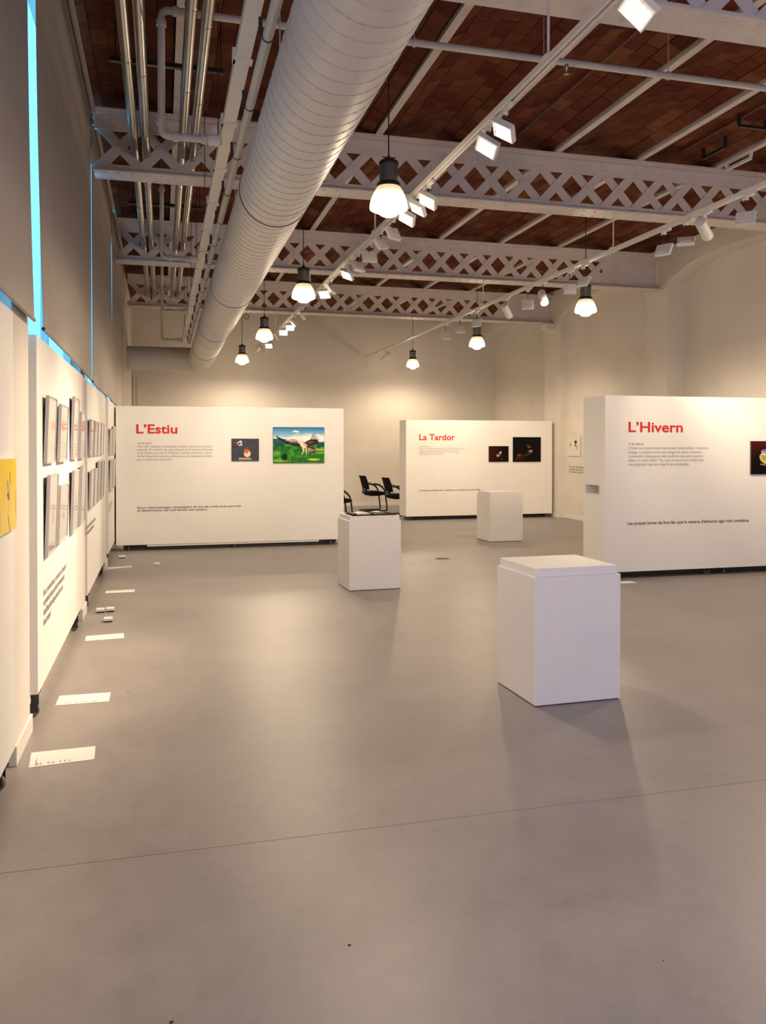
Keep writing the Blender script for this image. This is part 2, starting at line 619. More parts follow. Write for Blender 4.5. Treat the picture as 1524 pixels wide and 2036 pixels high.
# ceiling: jack arches of flat bricks on iron joists
JX = [2.28 + 1.063 * k for k in range(-3, 7)]
HS = 0.4865
RISE = 0.13
def vz(s):
    return 5.0 + RISE * (1 - (s / HS) ** 2)
m = MB()
for a, b in zip(JX[:-1], JX[1:]):
    c = (a + b) / 2
    n = 10
    prof = [(c + HS * (-1 + 2 * k / n), vz(HS * (-1 + 2 * k / n)) + 0.022) for k in range(n + 1)]
    vs = [(x, y, z) for y in (YF, YB) for x, z in prof]
    m.add(vs, [(k, k + 1, n + 2 + k, n + 1 + k) for k in range(n)])
m.box(-1.1, 9.3, YF - 0.2, YB + 0.2, 5.4, 5.5)
ceiling = struct(m.build('ceiling', M['mortar'], fix=False))
for x in JX:
    j = MB().box(x - 0.038, x + 0.038, YF, YB, 4.968, 4.984).box(x - 0.012, x + 0.012, YF, YB, 4.984, 5.06)
    j.build('joist', M['iron'], ceiling)
bl, bw, bt = 0.279, 0.1365, 0.016
bmesh_shared = []
for mm in BR:
    b = MB().box(-bw / 2, bw / 2, -bl / 2, bl / 2, -bt / 2, bt / 2)
    o = b.build('brick', mm)
    bmesh_shared.append(o.data)
    bpy.data.objects.remove(o)
cand = []
rows = 7
for ci, (a, b) in enumerate(zip(JX[:-1], JX[1:])):
    c = (a + b) / 2
    for r in range(rows):
        s = -HS + (r + 0.5) * 2 * HS / rows
        tilt = math.atan(-2 * RISE * s / HS ** 2)
        y = 3.6 + (0.142 if r % 2 else 0.0)
        while y < YB - 0.15:
            k = rnd.choices(range(5), (28, 26, 12, 16, 18))[0]
            T = Matrix.Translation((c + s, y, vz(s) + 0.010 + rnd.uniform(-0.004, 0.003))) @ Matrix.Rotation(-tilt, 4, 'Y') @ Matrix.Rotation(rnd.uniform(-0.012, 0.012), 4, 'Z')
            cand.append((math.dist((c + s, y, 5.0), (0, 0, 1.6)), c + s, y, k, T))
            y += 0.284
def seen(t):
    d, x, y, k, T = t
    return 4.95 < y < 8.7 and 0.24 < x / y < 0.90
near = sorted([t for t in cand if seen(t)], key=lambda t: t[0])[:298]
ids = set(id(t) for t in near)
for t in near:
    o = bpy.data.objects.new('brick', bmesh_shared[t[3]])
    o.matrix_world = t[4]
    o.parent = ceiling
    C.objects.link(o)
m = MB()
for t in cand:
    if id(t) in ids: continue
    m.cur = t[3]
    m.box(-bw / 2, bw / 2, -bl / 2, bl / 2, -bt / 2, bt / 2, t[4])
tag(m.build('brickwork', BR, ceiling, fix=False), kind='stuff')

# ================================================================== LATTICE GIRDERS
def girder(Y, label):
    t = thing('lattice_girder', (0, Y, 4.34), label, 'girder', 'riveted lattice girders under the vaults')
    x0, x1 = -0.655, 8.47
    b = MB().box(x0, x1, -0.15, 0.15, 0, 0.014)
    b.build('bottom_flange', M['iron'], t)
    b = MB().box(x0, x1, -0.022, -0.010, 0.014, 0.105).box(x0, x1, 0.010, 0.022, 0.014, 0.105)
    b.box(x0, x1, -0.10, 0.10, 0.014, 0.024)
    b.build('bottom_chord', M['iron'], t)
    b = MB().box(x0, x1, -0.15, 0.15, 0.611, 0.625)
    b.build('top_flange', M['iron'], t)
    b = MB().box(x0, x1, -0.022, -0.010, 0.455, 0.611).box(x0, x1, 0.010, 0.022, 0.455, 0.611)
    b.box(x0, x1, -0.10, 0.10, 0.600, 0.611)
    b.build('top_chord', M['iron'], t)
    # flat bars crossing at right angles to each other
    zl, zh = 0.05, 0.53
    run = 0.46
    def bar(xc, sgn, dy):
        wd = 0.100
        ang = math.atan2(zh - zl, run) * sgn
        Ln = math.hypot(zh - zl, run) / 2
        T = Matrix.Translation((xc, dy, (zl + zh) / 2)) @ Matrix.Rotation(-ang, 4, 'Y')
        return MB().box(-Ln, Ln, -0.005, 0.005, -wd / 2, wd / 2, T)
    x = x0 + 0.25
    xs = []
    proto = {}
    while x < 7.75:
        for sgn, dy in ((1, -0.0075), (-1, 0.0075)):
            if sgn not in proto:
                o = bar(0, sgn, dy).build('lattice_bar', M['iron'], t)
                proto[sgn] = o
                o.location = (x, 0, 0)
            else:
                o = proto[sgn].copy()
                o.location = (x, 0, 0)
                C.objects.link(o)
        xs.append(x)
        x += 0.405
    MB().box(7.42, x1, -0.004, 0.004, 0.02, 0.60).build('end_plate', M['iron'], t)
    r = MB()
    dome = [(0.018, 0), (0.015, 0.008), (0.007, 0.012)]
    def riv(px, py, pz, d):
        T = Matrix.Translation((px, py, pz)) @ (Matrix.Rotation(PI, 4, 'X') if d == 'down' else Matrix.Rotation(PI / 2, 4, 'X'))
        r.lathe(dome, 6, T)
    x = x0 + 0.1
    while x < x1:
        riv(x, -0.09, 0, 'down'); riv(x + 0.07, 0.09, 0, 'down')
        riv(x, -0.022, 0.575, 'front')
        x += 0.14
    for xc in xs:
        riv(xc, -0.0125, 0.29, 'front')
        for dx in (-0.03, 0.03):
            riv(xc + 0.2 + dx, -0.022, 0.50, 'front')
            riv(xc + 0.2 + dx, -0.022, 0.062, 'front')
    tag(r.build('rivets', M['iron'], t, smooth=True, fix=False), kind='stuff')
    return t
girder(4.72, 'white riveted lattice girder overhead, nearest one, only its right end in view')
girder(8.87, 'white riveted lattice girder behind the nearest pendant lamp, largest in view')
girder(13.02, 'white riveted lattice girder behind the second pendant of the left row')
girder(17.17, 'white riveted lattice girder farthest back, just before the end wall')
struct(MB().box(8.30, 8.52, 17.0, 17.3, 4.20, 4.333).build('trim_1', M['wall'], bevel=0.01))

# ================================================================== BLINDS
def blind(y0t, y0b, y1t, y1b, zb0, zb1, label, seed):
    t = thing('roller_blind', (-0.66, (y0t + y1t) / 2, 4.95), label, 'blind', 'long taupe roller blinds over the left windows')
    rr = random.Random(seed)
    ny, nz = 30, 26
    ph = [rr.uniform(0, 6) for _ in range(4)]
    vs = []
    yc = (y0t + y1t) / 2
    def pt(i, j, off):
        f = i / ny; g_ = j / nz          # g_: 0 top .. 1 bottom
        ya = y0t + (y0b - y0t) * g_ ** 2.5
        yb = y1t + (y1b - y1t) * g_ ** 2.5
        y = ya + (yb - ya) * f
        zb = zb0 + (zb1 - zb0) * f
        z = 4.975 + (zb - 4.975) * g_
        wv = 0.010 * math.sin(f * 5 + ph[0] + g_ * 1.5) * g_ * (1 - 0.5 * g_) + 0.006 * math.sin(f * 11 + ph[1] - g_ * 3) * (1 - g_) * g_ * 2
        return (-0.690 + 0.66 + wv + off, y - yc, z - 4.95)
    b = MB()
    for off in (0.0, 0.002):
        b.add([pt(i, j, off) for j in range(nz + 1) for i in range(ny + 1)],
              [(j * (ny + 1) + i, j * (ny + 1) + i + 1, (j + 1) * (ny + 1) + i + 1, (j + 1) * (ny + 1) + i) for j in range(nz) for i in range(ny)])
    b.build('fabric', M['blind'], t, smooth=True, fix=False)
    bar = [pt(i, nz, 0.001) for i in range(ny + 1)]
    MB().tube([(p[0], p[1], p[2]) for p in bar], 0.011, 8).build('bottom_bar', M['blind'], t, smooth=True)
    e0 = bar[0]
    MB().tube([(e0[0], e0[1] - 0.008, e0[2]), (e0[0], e0[1], e0[2])], 0.012, 8).build('end_cap', M['black'], t)
    MB().tube([(0.0, y0t - yc, 0.0), (0.0, y1t - yc, 0.0)], 0.024, 12).build('roller_tube', M['blind'], t, smooth=True)
    return t
blind(1.2, 1.2, 4.74, 4.95, 2.29, 2.296, 'taupe roller blind nearest the camera, cut by the left edge', 3)
blind(5.10, 5.39, 8.83, 8.90, 2.305, 2.262, 'broad taupe roller blind, second from the camera, lit along its foot', 5)
blind(8.97, 8.97, 12.30, 12.24, 2.255, 2.24, 'taupe roller blind, third along the left wall from the camera', 8)
blind(12.45, 12.33, 16.0, 16.0, 2.235, 2.22, 'farthest taupe roller blind, reaching above the summer panel', 11)

# ================================================================== DISPLAY PANELS
def caster(parent, x, y, rz=0.0, h=0.09):
    c = link('caster', None, parent)
    c.location = (x, y, 0)
    c.rotation_euler = (0, 0, rz)
    r = min(h * 0.40, 0.040)
    wz = r
    MB().box(-0.035, 0.035, -0.03, 0.03, h - 0.012, h).box(-0.018, -0.013, -0.02, 0.02, wz - 0.012, h - 0.01).box(0.013, 0.018, -0.02, 0.02, wz - 0.012, h - 0.01).build('fork', M['black'], c)
    T = Matrix.Translation((0, 0.012, wz)) @ Matrix.Rotation(PI / 2, 4, 'Y')
    MB().lathe([(r * 0.5, -0.011), (r * 0.92, -0.011), (r, -0.006), (r, 0.006), (r * 0.92, 0.011), (r * 0.5, 0.011)], 16, T).build('wheel', M['rubber'], c, smooth=True)
    return c

def panel(name, X0, X1, Y, thick, Z0, Z1, label, casters=(), slots=False):
    t = thing('display_panel', (X0, Y, 0), label, 'panel', 'white exhibition panels on casters')
    W = X1 - X0
    if slots:
        # left end carries a recessed hand hold: Y offsets .13-.47, Z 1.01-1.117
        a, b, c0, c1, dp = 0.13, 0.47, 1.01, 1.117, 0.16
        m = MB()
        m.box(dp, W, 0, thick, Z0, Z1)
        m.box(0, dp, 0, thick, Z0, c0).box(0, dp, 0, thick, c1, Z1)
        m.box(0, dp, 0, a, c0, c1).box(0, dp, b, thick, c0, c1)
        bm_ = m.build('panel_body', M['panel'], t)
        MB().box(dp - 0.004, dp, a, b, c0, c1).box(0.02, dp, b - 0.004, b, c0, c1).build('hand_hold', M['white_metal'], t)
    else:
        MB().box(0, W, 0, thick, Z0, Z1).build('panel_body', M['panel'], t, bevel=0.004)
    for x in casters:
        caster(t, x - X0, 0.07, rnd.uniform(-0.5, 0.5), Z0)
        if thick > 0.3:
            caster(t, x - X0, thick - 0.08, rnd.uniform(-0.5, 0.5), Z0)
    if thick > 0.3:
        MB().box(0.10, W - 0.10, 0.15, thick - 0.12, Z0 - 0.070, Z0).build('base_rail', M['black'], t)  # black box stands in for the dark shade under the panel
    return t
RX = (PI / 2, 0, 0)

pe = panel('summer', -0.677, 2.83, 13.1, 0.5, 0.09, 2.197, 'long white display panel headed L’Estiu in red letters', (-0.50, 1.08, 2.62))
MB().box(0.45, 3.1, 0.010, 0.030, 0.062, 0.09).build('kick_strip', M['white_trim'], pe)
text(pe, 'heading_text', 'L’Estiu', M['red'], (0.295, -0.002, 1.785), RX, width=0.606, bold=0.024, height=0.145)
text(pe, 'body_text', "18 de juliol\nUna calor intensa i prolongada accelera tots els processos\nnaturals. El moment de reproducció de la majoria d'animals\nja ha arribat a la seva fi. El blauet travessa torrents i rieres\nde les Gavarres cercant petits peixos; un banquet suculent\nper a aquest gran pescador.", M['grey_ink'], (0.308, -0.002, 1.620), RX, width=1.13, height=0.292)
text(pe, 'caption_text', "Època d'aprenentatge i emancipació de tots els ocells joves que aviat\nes desvincularan del nucli familiar per sempre.", M['ink'], (0.306, -0.002, 0.642), RX, width=1.56, bold=0.012, height=0.092)

pt_ = panel('autumn', 5.017, 8.425, 16.95, 0.5, 0.082, 2.146, 'white display panel headed La Tardor in red, before the end wall', (5.12, 6.75, 8.28))
text(pt_, 'heading_text', 'La Tardor', M['red'], (0.294, -0.002, 1.716), RX, width=0.81, bold=0.022, height=0.135)
text(pt_, 'body_text', "30 d'octubre\nEl camí es cobreix de fulles seques, el vent del nord les remou\nfredament i constant. Un grup de grues surt d'una terra\nd'aiguamolls. Els seus crits ressonen en un llarg viatge\nespectacularment en la llunyania.", M['grey_ink'], (0.294, -0.002, 1.565), RX, width=1.04, height=0.205)
text(pt_, 'caption_text', "La natura es prepara per a subsistir en un ambient poc favorable.", M['ink'], (0.295, -0.002, 0.622), RX, width=1.41, bold=0.012, height=0.045)

ph_ = panel('winter', 5.086, 8.45, 8.85, 0.52, 0.085, 2.196, 'large white display panel headed L’Hivern in red, on the right', (5.25, 6.55, 6.78, 8.2), slots=True)
text(ph_, 'heading_text', 'L’Hivern', M['red'], (0.312, -0.002, 1.763), RX, width=0.745, bold=0.022, height=0.128)
text(ph_, 'body_text', "4 de febrer\nL'hivern es mostra amb tota la seva melancòlica i romàntica\nimatge. La natura sovint ens amaga les seves criatures i\nconverteix l'observació dels ocells en una tasca pacient,\nsilent i a voltes difícil. Tot i que sempre hi ha ocells més\ndesvergonyits que ens alegren les passejades.", M['grey_ink'], (0.312, -0.002, 1.603), RX, width=1.11, height=0.29)
text(ph_, 'caption_text', "Les poques hores de llum fan que la recerca d'aliments sigui més complexa.", M['ink'], (0.303, -0.002, 0.648), RX, width=1.71, bold=0.012, height=0.052)

# panels along the left wall (they face +X)
def side_panel(Y0, Y1, Z0, Z1, label, cs):
    t = thing('display_panel', (-0.70, Y0, 0), label, 'panel', 'white exhibition panels on casters')
    MB().box(-0.078, 0, 0, Y1 - Y0, Z0, Z1).build('panel_body', M['panel'], t, bevel=0.004)
    for y in cs:
        caster(t, -0.032, y - Y0, PI / 2 + rnd.uniform(-0.3, 0.3), Z0)
    return t
RL = (PI / 2, 0, PI / 2)
p1 = side_panel(1.5, 4.37, 0.12, 2.25, 'white display panel nearest the camera, carrying the yellow bird photograph', (1.8, 4.15))
p2 = side_panel(5.15, 8.0, 0.155, 2.24, 'white display panel with glazed frames, next to the yellow photograph panel', (5.25, 7.6))
p3 = side_panel(8.46, 11.1, 0.15, 2.23, 'white display panel with frames, third from the camera along the left wall', (8.6, 10.7))
p4 = side_panel(11.66, 14.4, 0.15, 2.22, 'white display panel half hidden behind the summer panel', (11.8, 14.2))
text(p2, 'caption_text', "Era un moment ideal, un moment únic i breu per a\nno perdre de vista cap dels moviments que fa\nl'ocell blau sobre l'aigua quieta del riu que\nbaixa tranquil.", M['ink'], (0.002, 0.23, 0.685), RL, width=1.23, bold=0.012, height=0.235)
text(p3, 'caption_text', "Quan la llum s'allarga i els camps verdegen\narriben de lluny els primers ocells.", M['ink'], (0.002, -0.14 + 0.05, 0.80), RL, width=1.05, bold=0.012, height=0.11)
text(p4, 'caption_text', "La vida torna a cada racó del bosc,\nels arbres floreixen i els nius\ns'omplen de crits i de\nmenjar.", M['ink'], (0.002, 0.06, 0.79), RL, width=0.9, bold=0.012, height=0.17)

#PART3
# ================================================================== PICTURES
def cv_eagle():
    c = Canvas(184, 127, 3)
    U, V = c.U, c.V
    n1, n2, n3, n4 = c.noise(6), c.noise(16), c.noise(46), c.noise(90)
    c.grad(L(165, 220, 236), L(8, 112, 182), (V - 0.66) / 0.34)
    edge = 0.82 - 0.10 * np.exp(-((U - 0.15) / 0.25) ** 2) + 0.06 * n2
    cl = np.clip((edge - V) * 9, 0, 1) * np.clip((U - 0.05 + 0.2 * n1) * 4, 0, 1)
    c.blend(cl, L(250, 248, 240))
    c.blend(cl * np.clip((n2 - 0.4) * 1.6, 0, 1) * 0.5, L(196, 206, 214))
    c.ell(0.43, 0.885, 0.065, 0.03, L(250, 252, 250), soft=0.7); c.ell(0.47, 0.87, 0.04, 0.02, L(250, 252, 250), soft=0.7)
    hill = 0.66 - 0.10 * np.clip(U * 1.6, 0, 1) + 0.04 * n1 + 0.02 * np.sin(U * 14)
    c.blend(np.clip((hill - V) * 40, 0, 1), L(34, 96, 104))
    h2 = 0.55 - 0.02 * U + 0.06 * n2
    c.blend(np.clip((h2 - V) * 30, 0, 1), L(22, 88, 60))
    c.blend(np.clip((0.50 - V) * 4, 0, 1), L(40, 128, 44))
    c.blend(np.clip((n2 - 0.50) * 3, 0, 1) * (V < 0.52) * 0.7, L(92, 168, 46))
    c.blend(np.clip((n3 - 0.52) * 3, 0, 1) * (V < 0.50) * 0.55, L(14, 62, 22))
    c.ell(0.88, 0.37, 0.24, 0.045, L(170, 206, 64), soft=0.9, op=0.8); c.ell(0.93, 0.28, 0.14, 0.03, L(160, 200, 60), soft=0.9, op=0.8)
    c.ell(0.60, 0.30, 0.16, 0.05, L(52, 142, 44), soft=0.9, op=0.7)
    c.ell(0.78, 0.09, 0.15, 0.035, L(196, 226, 66), soft=0.7); c.ell(0.12, 0.06, 0.20, 0.05, L(128, 180, 60), soft=0.8)
    c.ell(0.07, 0.27, 0.09, 0.07, L(112, 170, 60), soft=0.9, op=0.8)
    c.ell(0.22, 0.16, 0.075, 0.12, L(8, 44, 18), soft=0.7)
    c.blend(np.clip((n4 - 0.45) * 3, 0, 1) * np.clip((0.20 - V) * 8, 0, 1) * ((U > 0.35) & (U < 0.72)) * 0.8, L(12, 54, 14))
    dark = L(34, 24, 26)
    # far wing, reaching left
    c.poly([(0.05, 0.78), (0.07, 0.71), (0.12, 0.645), (0.20, 0.60), (0.27, 0.545), (0.36, 0.50), (0.46, 0.475), (0.53, 0.49), (0.56, 0.57), (0.50, 0.635), (0.40, 0.655), (0.28, 0.645), (0.17, 0.675), (0.10, 0.72)], dark)
    c.poly([(0.22, 0.625), (0.30, 0.64), (0.48, 0.64), (0.54, 0.585), (0.44, 0.59), (0.33, 0.595)], L(206, 184, 170))
    for k in range(7):
        c.line((0.34 + 0.028 * k, 0.60), (0.315 + 0.03 * k, 0.555 - 0.004 * k), 0.008, L(170, 140, 126), 0.8)
    # near wing with spread fingers
    c.poly([(0.60, 0.55), (0.66, 0.62), (0.74, 0.66), (0.84, 0.66), (0.895, 0.60), (0.87, 0.53), (0.78, 0.49), (0.68, 0.48)], L(62, 42, 40))
    c.poly([(0.66, 0.57), (0.74, 0.625), (0.80, 0.60), (0.72, 0.53)], L(128, 98, 86), 0.7)
    for k in range(7):
        c.line((0.715 + 0.022 * k, 0.61), (0.785 + 0.018 * k, 0.83 - 0.028 * k), 0.008, dark)
    # body, head, tail, legs
    c.poly([(0.445, 0.60), (0.47, 0.63), (0.51, 0.645), (0.56, 0.62), (0.61, 0.565), (0.655, 0.50), (0.66, 0.44), (0.62, 0.405), (0.56, 0.43), (0.525, 0.50), (0.50, 0.56)], L(240, 222, 204))
    c.poly([(0.56, 0.60), (0.66, 0.52), (0.67, 0.44), (0.63, 0.44)], L(196, 164, 146), 0.8)
    c.poly([(0.445, 0.605), (0.425, 0.585), (0.455, 0.585), (0.475, 0.60)], L(74, 58, 54))
    c.ell(0.483, 0.615, 0.008, 0.011, dark)
    c.poly([(0.65, 0.47), (0.74, 0.455), (0.81, 0.42), (0.835, 0.35), (0.80, 0.265), (0.73, 0.265), (0.68, 0.30), (0.655, 0.39)], L(84, 62, 56))
    for k in range(6):
        c.line((0.67, 0.42), (0.69 + 0.026 * k, 0.285 + 0.012 * k), 0.007, L(200, 176, 158), 0.85)
    c.line((0.57, 0.44), (0.595, 0.33), 0.020, L(236, 216, 190)); c.line((0.595, 0.33), (0.56, 0.235), 0.012, L(226, 208, 150))
    c.line((0.63, 0.42), (0.645, 0.33), 0.018, L(236, 216, 190)); c.line((0.645, 0.33), (0.645, 0.235), 0.012, L(226, 208, 150))
    return c
def cv_robin():
    c = Canvas(96, 78, 5)
    c.fill(L(62, 66, 78)); c.blend(c.noise(9) * 0.35, L(84, 88, 98))
    for x, y, s in ((0.24, 0.80, 0.06), (0.32, 0.86, 0.06), (0.34, 0.74, 0.055), (0.28, 0.72, 0.05)):
        c.ell(x, y, s, s * 1.15, L(225, 200, 205), soft=0.5)
    c.ell(0.12, 0.74, 0.09, 0.08, L(120, 45, 50), soft=0.8)
    c.ell(0.27, 0.77, 0.06, 0.06, L(90, 30, 40), soft=0.8)
    c.line((0.0, 0.62), (0.25, 0.65), 0.014, L(20, 18, 20))
    c.ell(0.10, 0.18, 0.05, 0.02, L(40, 55, 35), rot=0.7, soft=0.5)
    c.ell(0.68, 0.36, 0.10, 0.17, L(85, 72, 58), rot=0.35, soft=0.3)
    c.ell(0.565, 0.32, 0.13, 0.17, L(222, 212, 198), soft=0.25)
    c.ell(0.535, 0.44, 0.095, 0.13, L(214, 98, 40), soft=0.3)
    c.ell(0.56, 0.555, 0.065, 0.05, L(105, 82, 60), soft=0.4)
    c.ell(0.53, 0.52, 0.014, 0.018, L(10, 10, 10)); c.line((0.485, 0.49), (0.455, 0.475), 0.010, L(30, 25, 22))
    c.line((0.55, 0.17), (0.545, 0.11), 0.008, L(60, 45, 35)); c.line((0.60, 0.17), (0.605, 0.11), 0.008, L(60, 45, 35))
    c.poly([(0.25, 0.02), (0.73, 0.02), (0.72, 0.12), (0.26, 0.13)], L(150, 130, 100))
    c.poly([(0.25, 0.09), (0.72, 0.09), (0.72, 0.12), (0.26, 0.13)], L(200, 185, 150))
    return c
def cv_autumn_small():
    c = Canvas(84, 62, 7)
    c.grad(L(58, 24, 16), L(12, 7, 6), c.U * 1.3); c.blend(c.noise(6) * 0.4, L(30, 14, 10))
    c.ell(0.47, 0.42, 0.12, 0.10, L(150, 138, 122), rot=0.4, soft=0.8)
    c.ell(0.44, 0.36, 0.05, 0.05, L(190, 180, 160), soft=0.7)
    c.ell(0.58, 0.58, 0.055, 0.11, L(200, 195, 185), rot=-0.4, soft=0.6)
    c.ell(0.62, 0.50, 0.03, 0.05, L(90, 85, 75), soft=0.6); c.ell(0.50, 0.50, 0.06, 0.05, L(60, 50, 42), soft=0.6)
    c.line((0.60, 0.30), (0.78, 0.05), 0.012, L(80, 66, 52))
    return c
def cv_autumn_large():
    c = Canvas(104, 86, 9)
    c.fill(L(9, 8, 9)); c.blend(c.noise(5) * 0.2, L(16, 13, 12))
    c.ell(0.22, 0.20, 0.12, 0.14, L(70, 32, 20), soft=0.9); c.ell(0.22, 0.28, 0.10, 0.05, L(120, 66, 40), soft=0.9)
    c.line((0.12, 0.20), (0.10, 0.0), 0.022, L(80, 40, 28)); c.line((0.38, 0.18), (0.33, 0.02), 0.02, L(70, 48, 30))
    c.line((0.34, 0.24), (0.58, 0.33), 0.030, L(52, 60, 28)); c.line((0.45, 0.22), (0.62, 0.34), 0.02, L(62, 44, 28))
    c.ell(0.60, 0.42, 0.085, 0.08, L(110, 72, 50), rot=-0.5, soft=0.7)
    c.ell(0.65, 0.43, 0.034, 0.06, L(215, 190, 165), rot=0.6, soft=0.7)
    c.poly([(0.50, 0.70), (0.54, 0.68), (0.66, 0.58), (0.62, 0.57), (0.54, 0.60), (0.51, 0.62)], L(118, 84, 66))
    c.poly([(0.49, 0.66), (0.53, 0.70), (0.57, 0.55), (0.53, 0.56)], L(84, 60, 50))
    c.line((0.68, 0.46), (0.72, 0.47), 0.012, L(150, 120, 90))
    return c
def cv_winter():
    c = Canvas(110, 70, 11)
    c.grad(L(8, 4, 4), L(74, 18, 15), (c.V - 0.4) * 1.6); c.ell(0.30, 0.45, 0.26, 0.45, L(8, 4, 4), soft=0.9, op=0.95)
    c.ell(0.33, 0.47, 0.13, 0.19, L(200, 190, 95), rot=0.5, soft=0.25); c.ell(0.30, 0.52, 0.08, 0.13, L(165, 152, 70), soft=0.6)
    c.ell(0.30, 0.66, 0.075, 0.09, L(225, 222, 226), soft=0.3); c.ell(0.31, 0.71, 0.07, 0.05, L(110, 112, 150), soft=0.4)
    c.line((0.24, 0.66), (0.36, 0.62), 0.014, L(30, 30, 45)); c.line((0.24, 0.64), (0.21, 0.63), 0.01, L(20, 20, 22))
    c.ell(0.45, 0.46, 0.14, 0.07, L(70, 84, 130), rot=-0.6, soft=0.4)
    c.line((0.22, 0.30), (0.55, 0.22), 0.022, L(150, 128, 118))
    return c
def cv_yellow():
    c = Canvas(110, 72, 13)
    c.grad(L(238, 214, 110), L(244, 200, 10), (c.V - 0.25) * 1.8); c.blend(c.noise(4) * 0.5 * np.clip((c.V - 0.4) * 3, 0, 1), L(252, 232, 40))
    c.ell(0.98, 0.36, 0.10, 0.26, L(190, 170, 60), soft=1.0, op=0.7); c.ell(0.12, 0.2, 0.12, 0.3, L(190, 172, 90), soft=1.0, op=0.7)
    c.line((0.665, 0.80), (0.645, 0.66), 0.020, L(60, 45, 20)); c.line((0.645, 0.66), (0.64, 0.52), 0.012, L(170, 160, 120))
    c.line((0.53, 0.69), (0.58, 0.55), 0.032, L(120, 125, 140))
    c.ell(0.585, 0.53, 0.05, 0.085, L(170, 178, 190), soft=0.4); c.ell(0.595, 0.46, 0.05, 0.055, L(178, 96, 70), soft=0.4)
    c.ell(0.555, 0.51, 0.035, 0.04, L(40, 34, 34), soft=0.4); c.ell(0.60, 0.41, 0.02, 0.03, L(230, 220, 190), soft=0.5)
    c.line((0.56, 0.22), (0.645, 0.0), 0.018, L(120, 96, 30)); c.line((0.60, 0.38), (0.56, 0.22), 0.008, L(180, 150, 60))
    return c
def cv_white():
    c = Canvas(56, 44, 15)
    c.fill(L(225, 220, 208)); c.blend(c.noise(5) * 0.2, L(205, 198, 184))
    c.ell(0.64, 0.72, 0.11, 0.10, L(40, 34, 30), soft=0.4); c.ell(0.62, 0.55, 0.06, 0.07, L(52, 44, 38), soft=0.5); c.ell(0.73, 0.48, 0.05, 0.10, L(150, 140, 125), soft=0.6)
    c.ell(0.22, 0.58, 0.05, 0.12, L(95, 82, 70), rot=-0.3, soft=0.8); c.line((0.66, 0.42), (0.75, 0.36), 0.016, L(80, 70, 60))
    return c
def cv_pale(seed, dark=False):
    c = Canvas(24, 34, seed)
    rr = random.Random(seed)
    if dark:
        c.fill(L(88, 82, 76)); c.blend(c.noise(6) * 0.5, L(50, 45, 42))
        for k in range(5):
            c.ell(rr.uniform(.3, .7), 0.2 + 0.15 * k, 0.14, 0.05, L(14, 12, 12), soft=0.5)
    else:
        c.fill(L(228, 224, 216)); c.blend(c.noise(4) * 0.15, L(210, 204, 195))
        c.ell(rr.uniform(.4, .6), rr.uniform(.45, .6), 0.16, 0.11, L(150, 142, 130), rr.uniform(-1, 1), 0.9, 0.7)
        c.ell(rr.uniform(.4, .6), rr.uniform(.4, .55), 0.08, 0.07, L(110, 100, 92), rr.uniform(-1, 1), 0.9, 0.7)
    return c

def photo(name, cv, loc, wd, ht, rz, label, group=None, thick=0.022, edge='dark_alu', card=True, m='print'):
    t = thing(name, loc, label, 'picture', group, rz)
    MB().box(0, wd, -thick, -0.001, 0, ht).build('backing_board', M[edge], t)
    pr = link('print', print_mesh('print', cv, wd - 0.004, ht - 0.004, M[m]), t)
    pr.location = (0.002, -thick - 0.0008, 0.002)
    return t
photo('mounted_photograph', cv_eagle(), (1.688, 13.1, 1.324), 0.821, 0.567, 0, 'large colour photograph of an eagle landing on green grass')
photo('mounted_photograph', cv_robin(), (1.045, 13.1, 1.361), 0.421, 0.346, 0, 'small photograph of a robin on a post, grey background')
photo('mounted_photograph', cv_autumn_small(), (6.901, 16.95, 1.242), 0.463, 0.344, 0, 'small dark brown photograph with a grey bird, left of the black one')
photo('mounted_photograph', cv_autumn_large(), (7.471, 16.95, 1.239), 0.666, 0.546, 0, 'larger black photograph of a perched bird on La Tardor panel')
photo('mounted_photograph', cv_winter(), (7.107, 8.85, 1.240), 0.64, 0.415, 0, 'dark red photograph of a yellow-breasted bird, cut by the right edge')
photo('mounted_photograph', cv_yellow(), (-0.70, 3.785, 1.205), 0.515, 0.335, PI / 2, 'bright yellow photograph of a small bird, at the left edge', edge='paper')
t = photo('mounted_photograph', cv_white(), (8.64, 16.58, 1.368), 0.56, 0.425, -PI / 2, 'pale photograph with small dark motifs on the right wall', edge='alu')
wt = text(None, 'wall_text', "Tu i jo la vida feréstega\nla volem observar amb calma\ni no trobar-nos mai sols", M['ink'], (8.638, 16.57, 1.115), (PI / 2, 0, -PI / 2), width=0.95, bold=0.012, height=0.145)
tag(wt, 'three lines of small black lettering below the pale photograph', 'lettering')
def card(loc, rz, label):
    o = MB().box(0, 0.055, -0.003, -0.0005, 0, 0.03).build('caption_card', M['paper'])
    o.location = loc; o.rotation_euler = (0, 0, rz)
    tag(o, label, 'card', 'small caption cards under the photographs')
card((1.06, 13.1, 1.295), 0, 'tiny white caption card under the robin photograph')
card((1.705, 13.1, 1.27), 0, 'tiny white caption card under the eagle photograph')
card((6.93, 16.95, 1.185), 0, 'tiny white caption card under the dark brown photograph')
card((7.50, 16.95, 1.185), 0, 'tiny white caption card under the black perched bird photograph')
card((8.64, 16.55, 1.295), -PI / 2, 'tiny white caption card under the pale wall photograph')

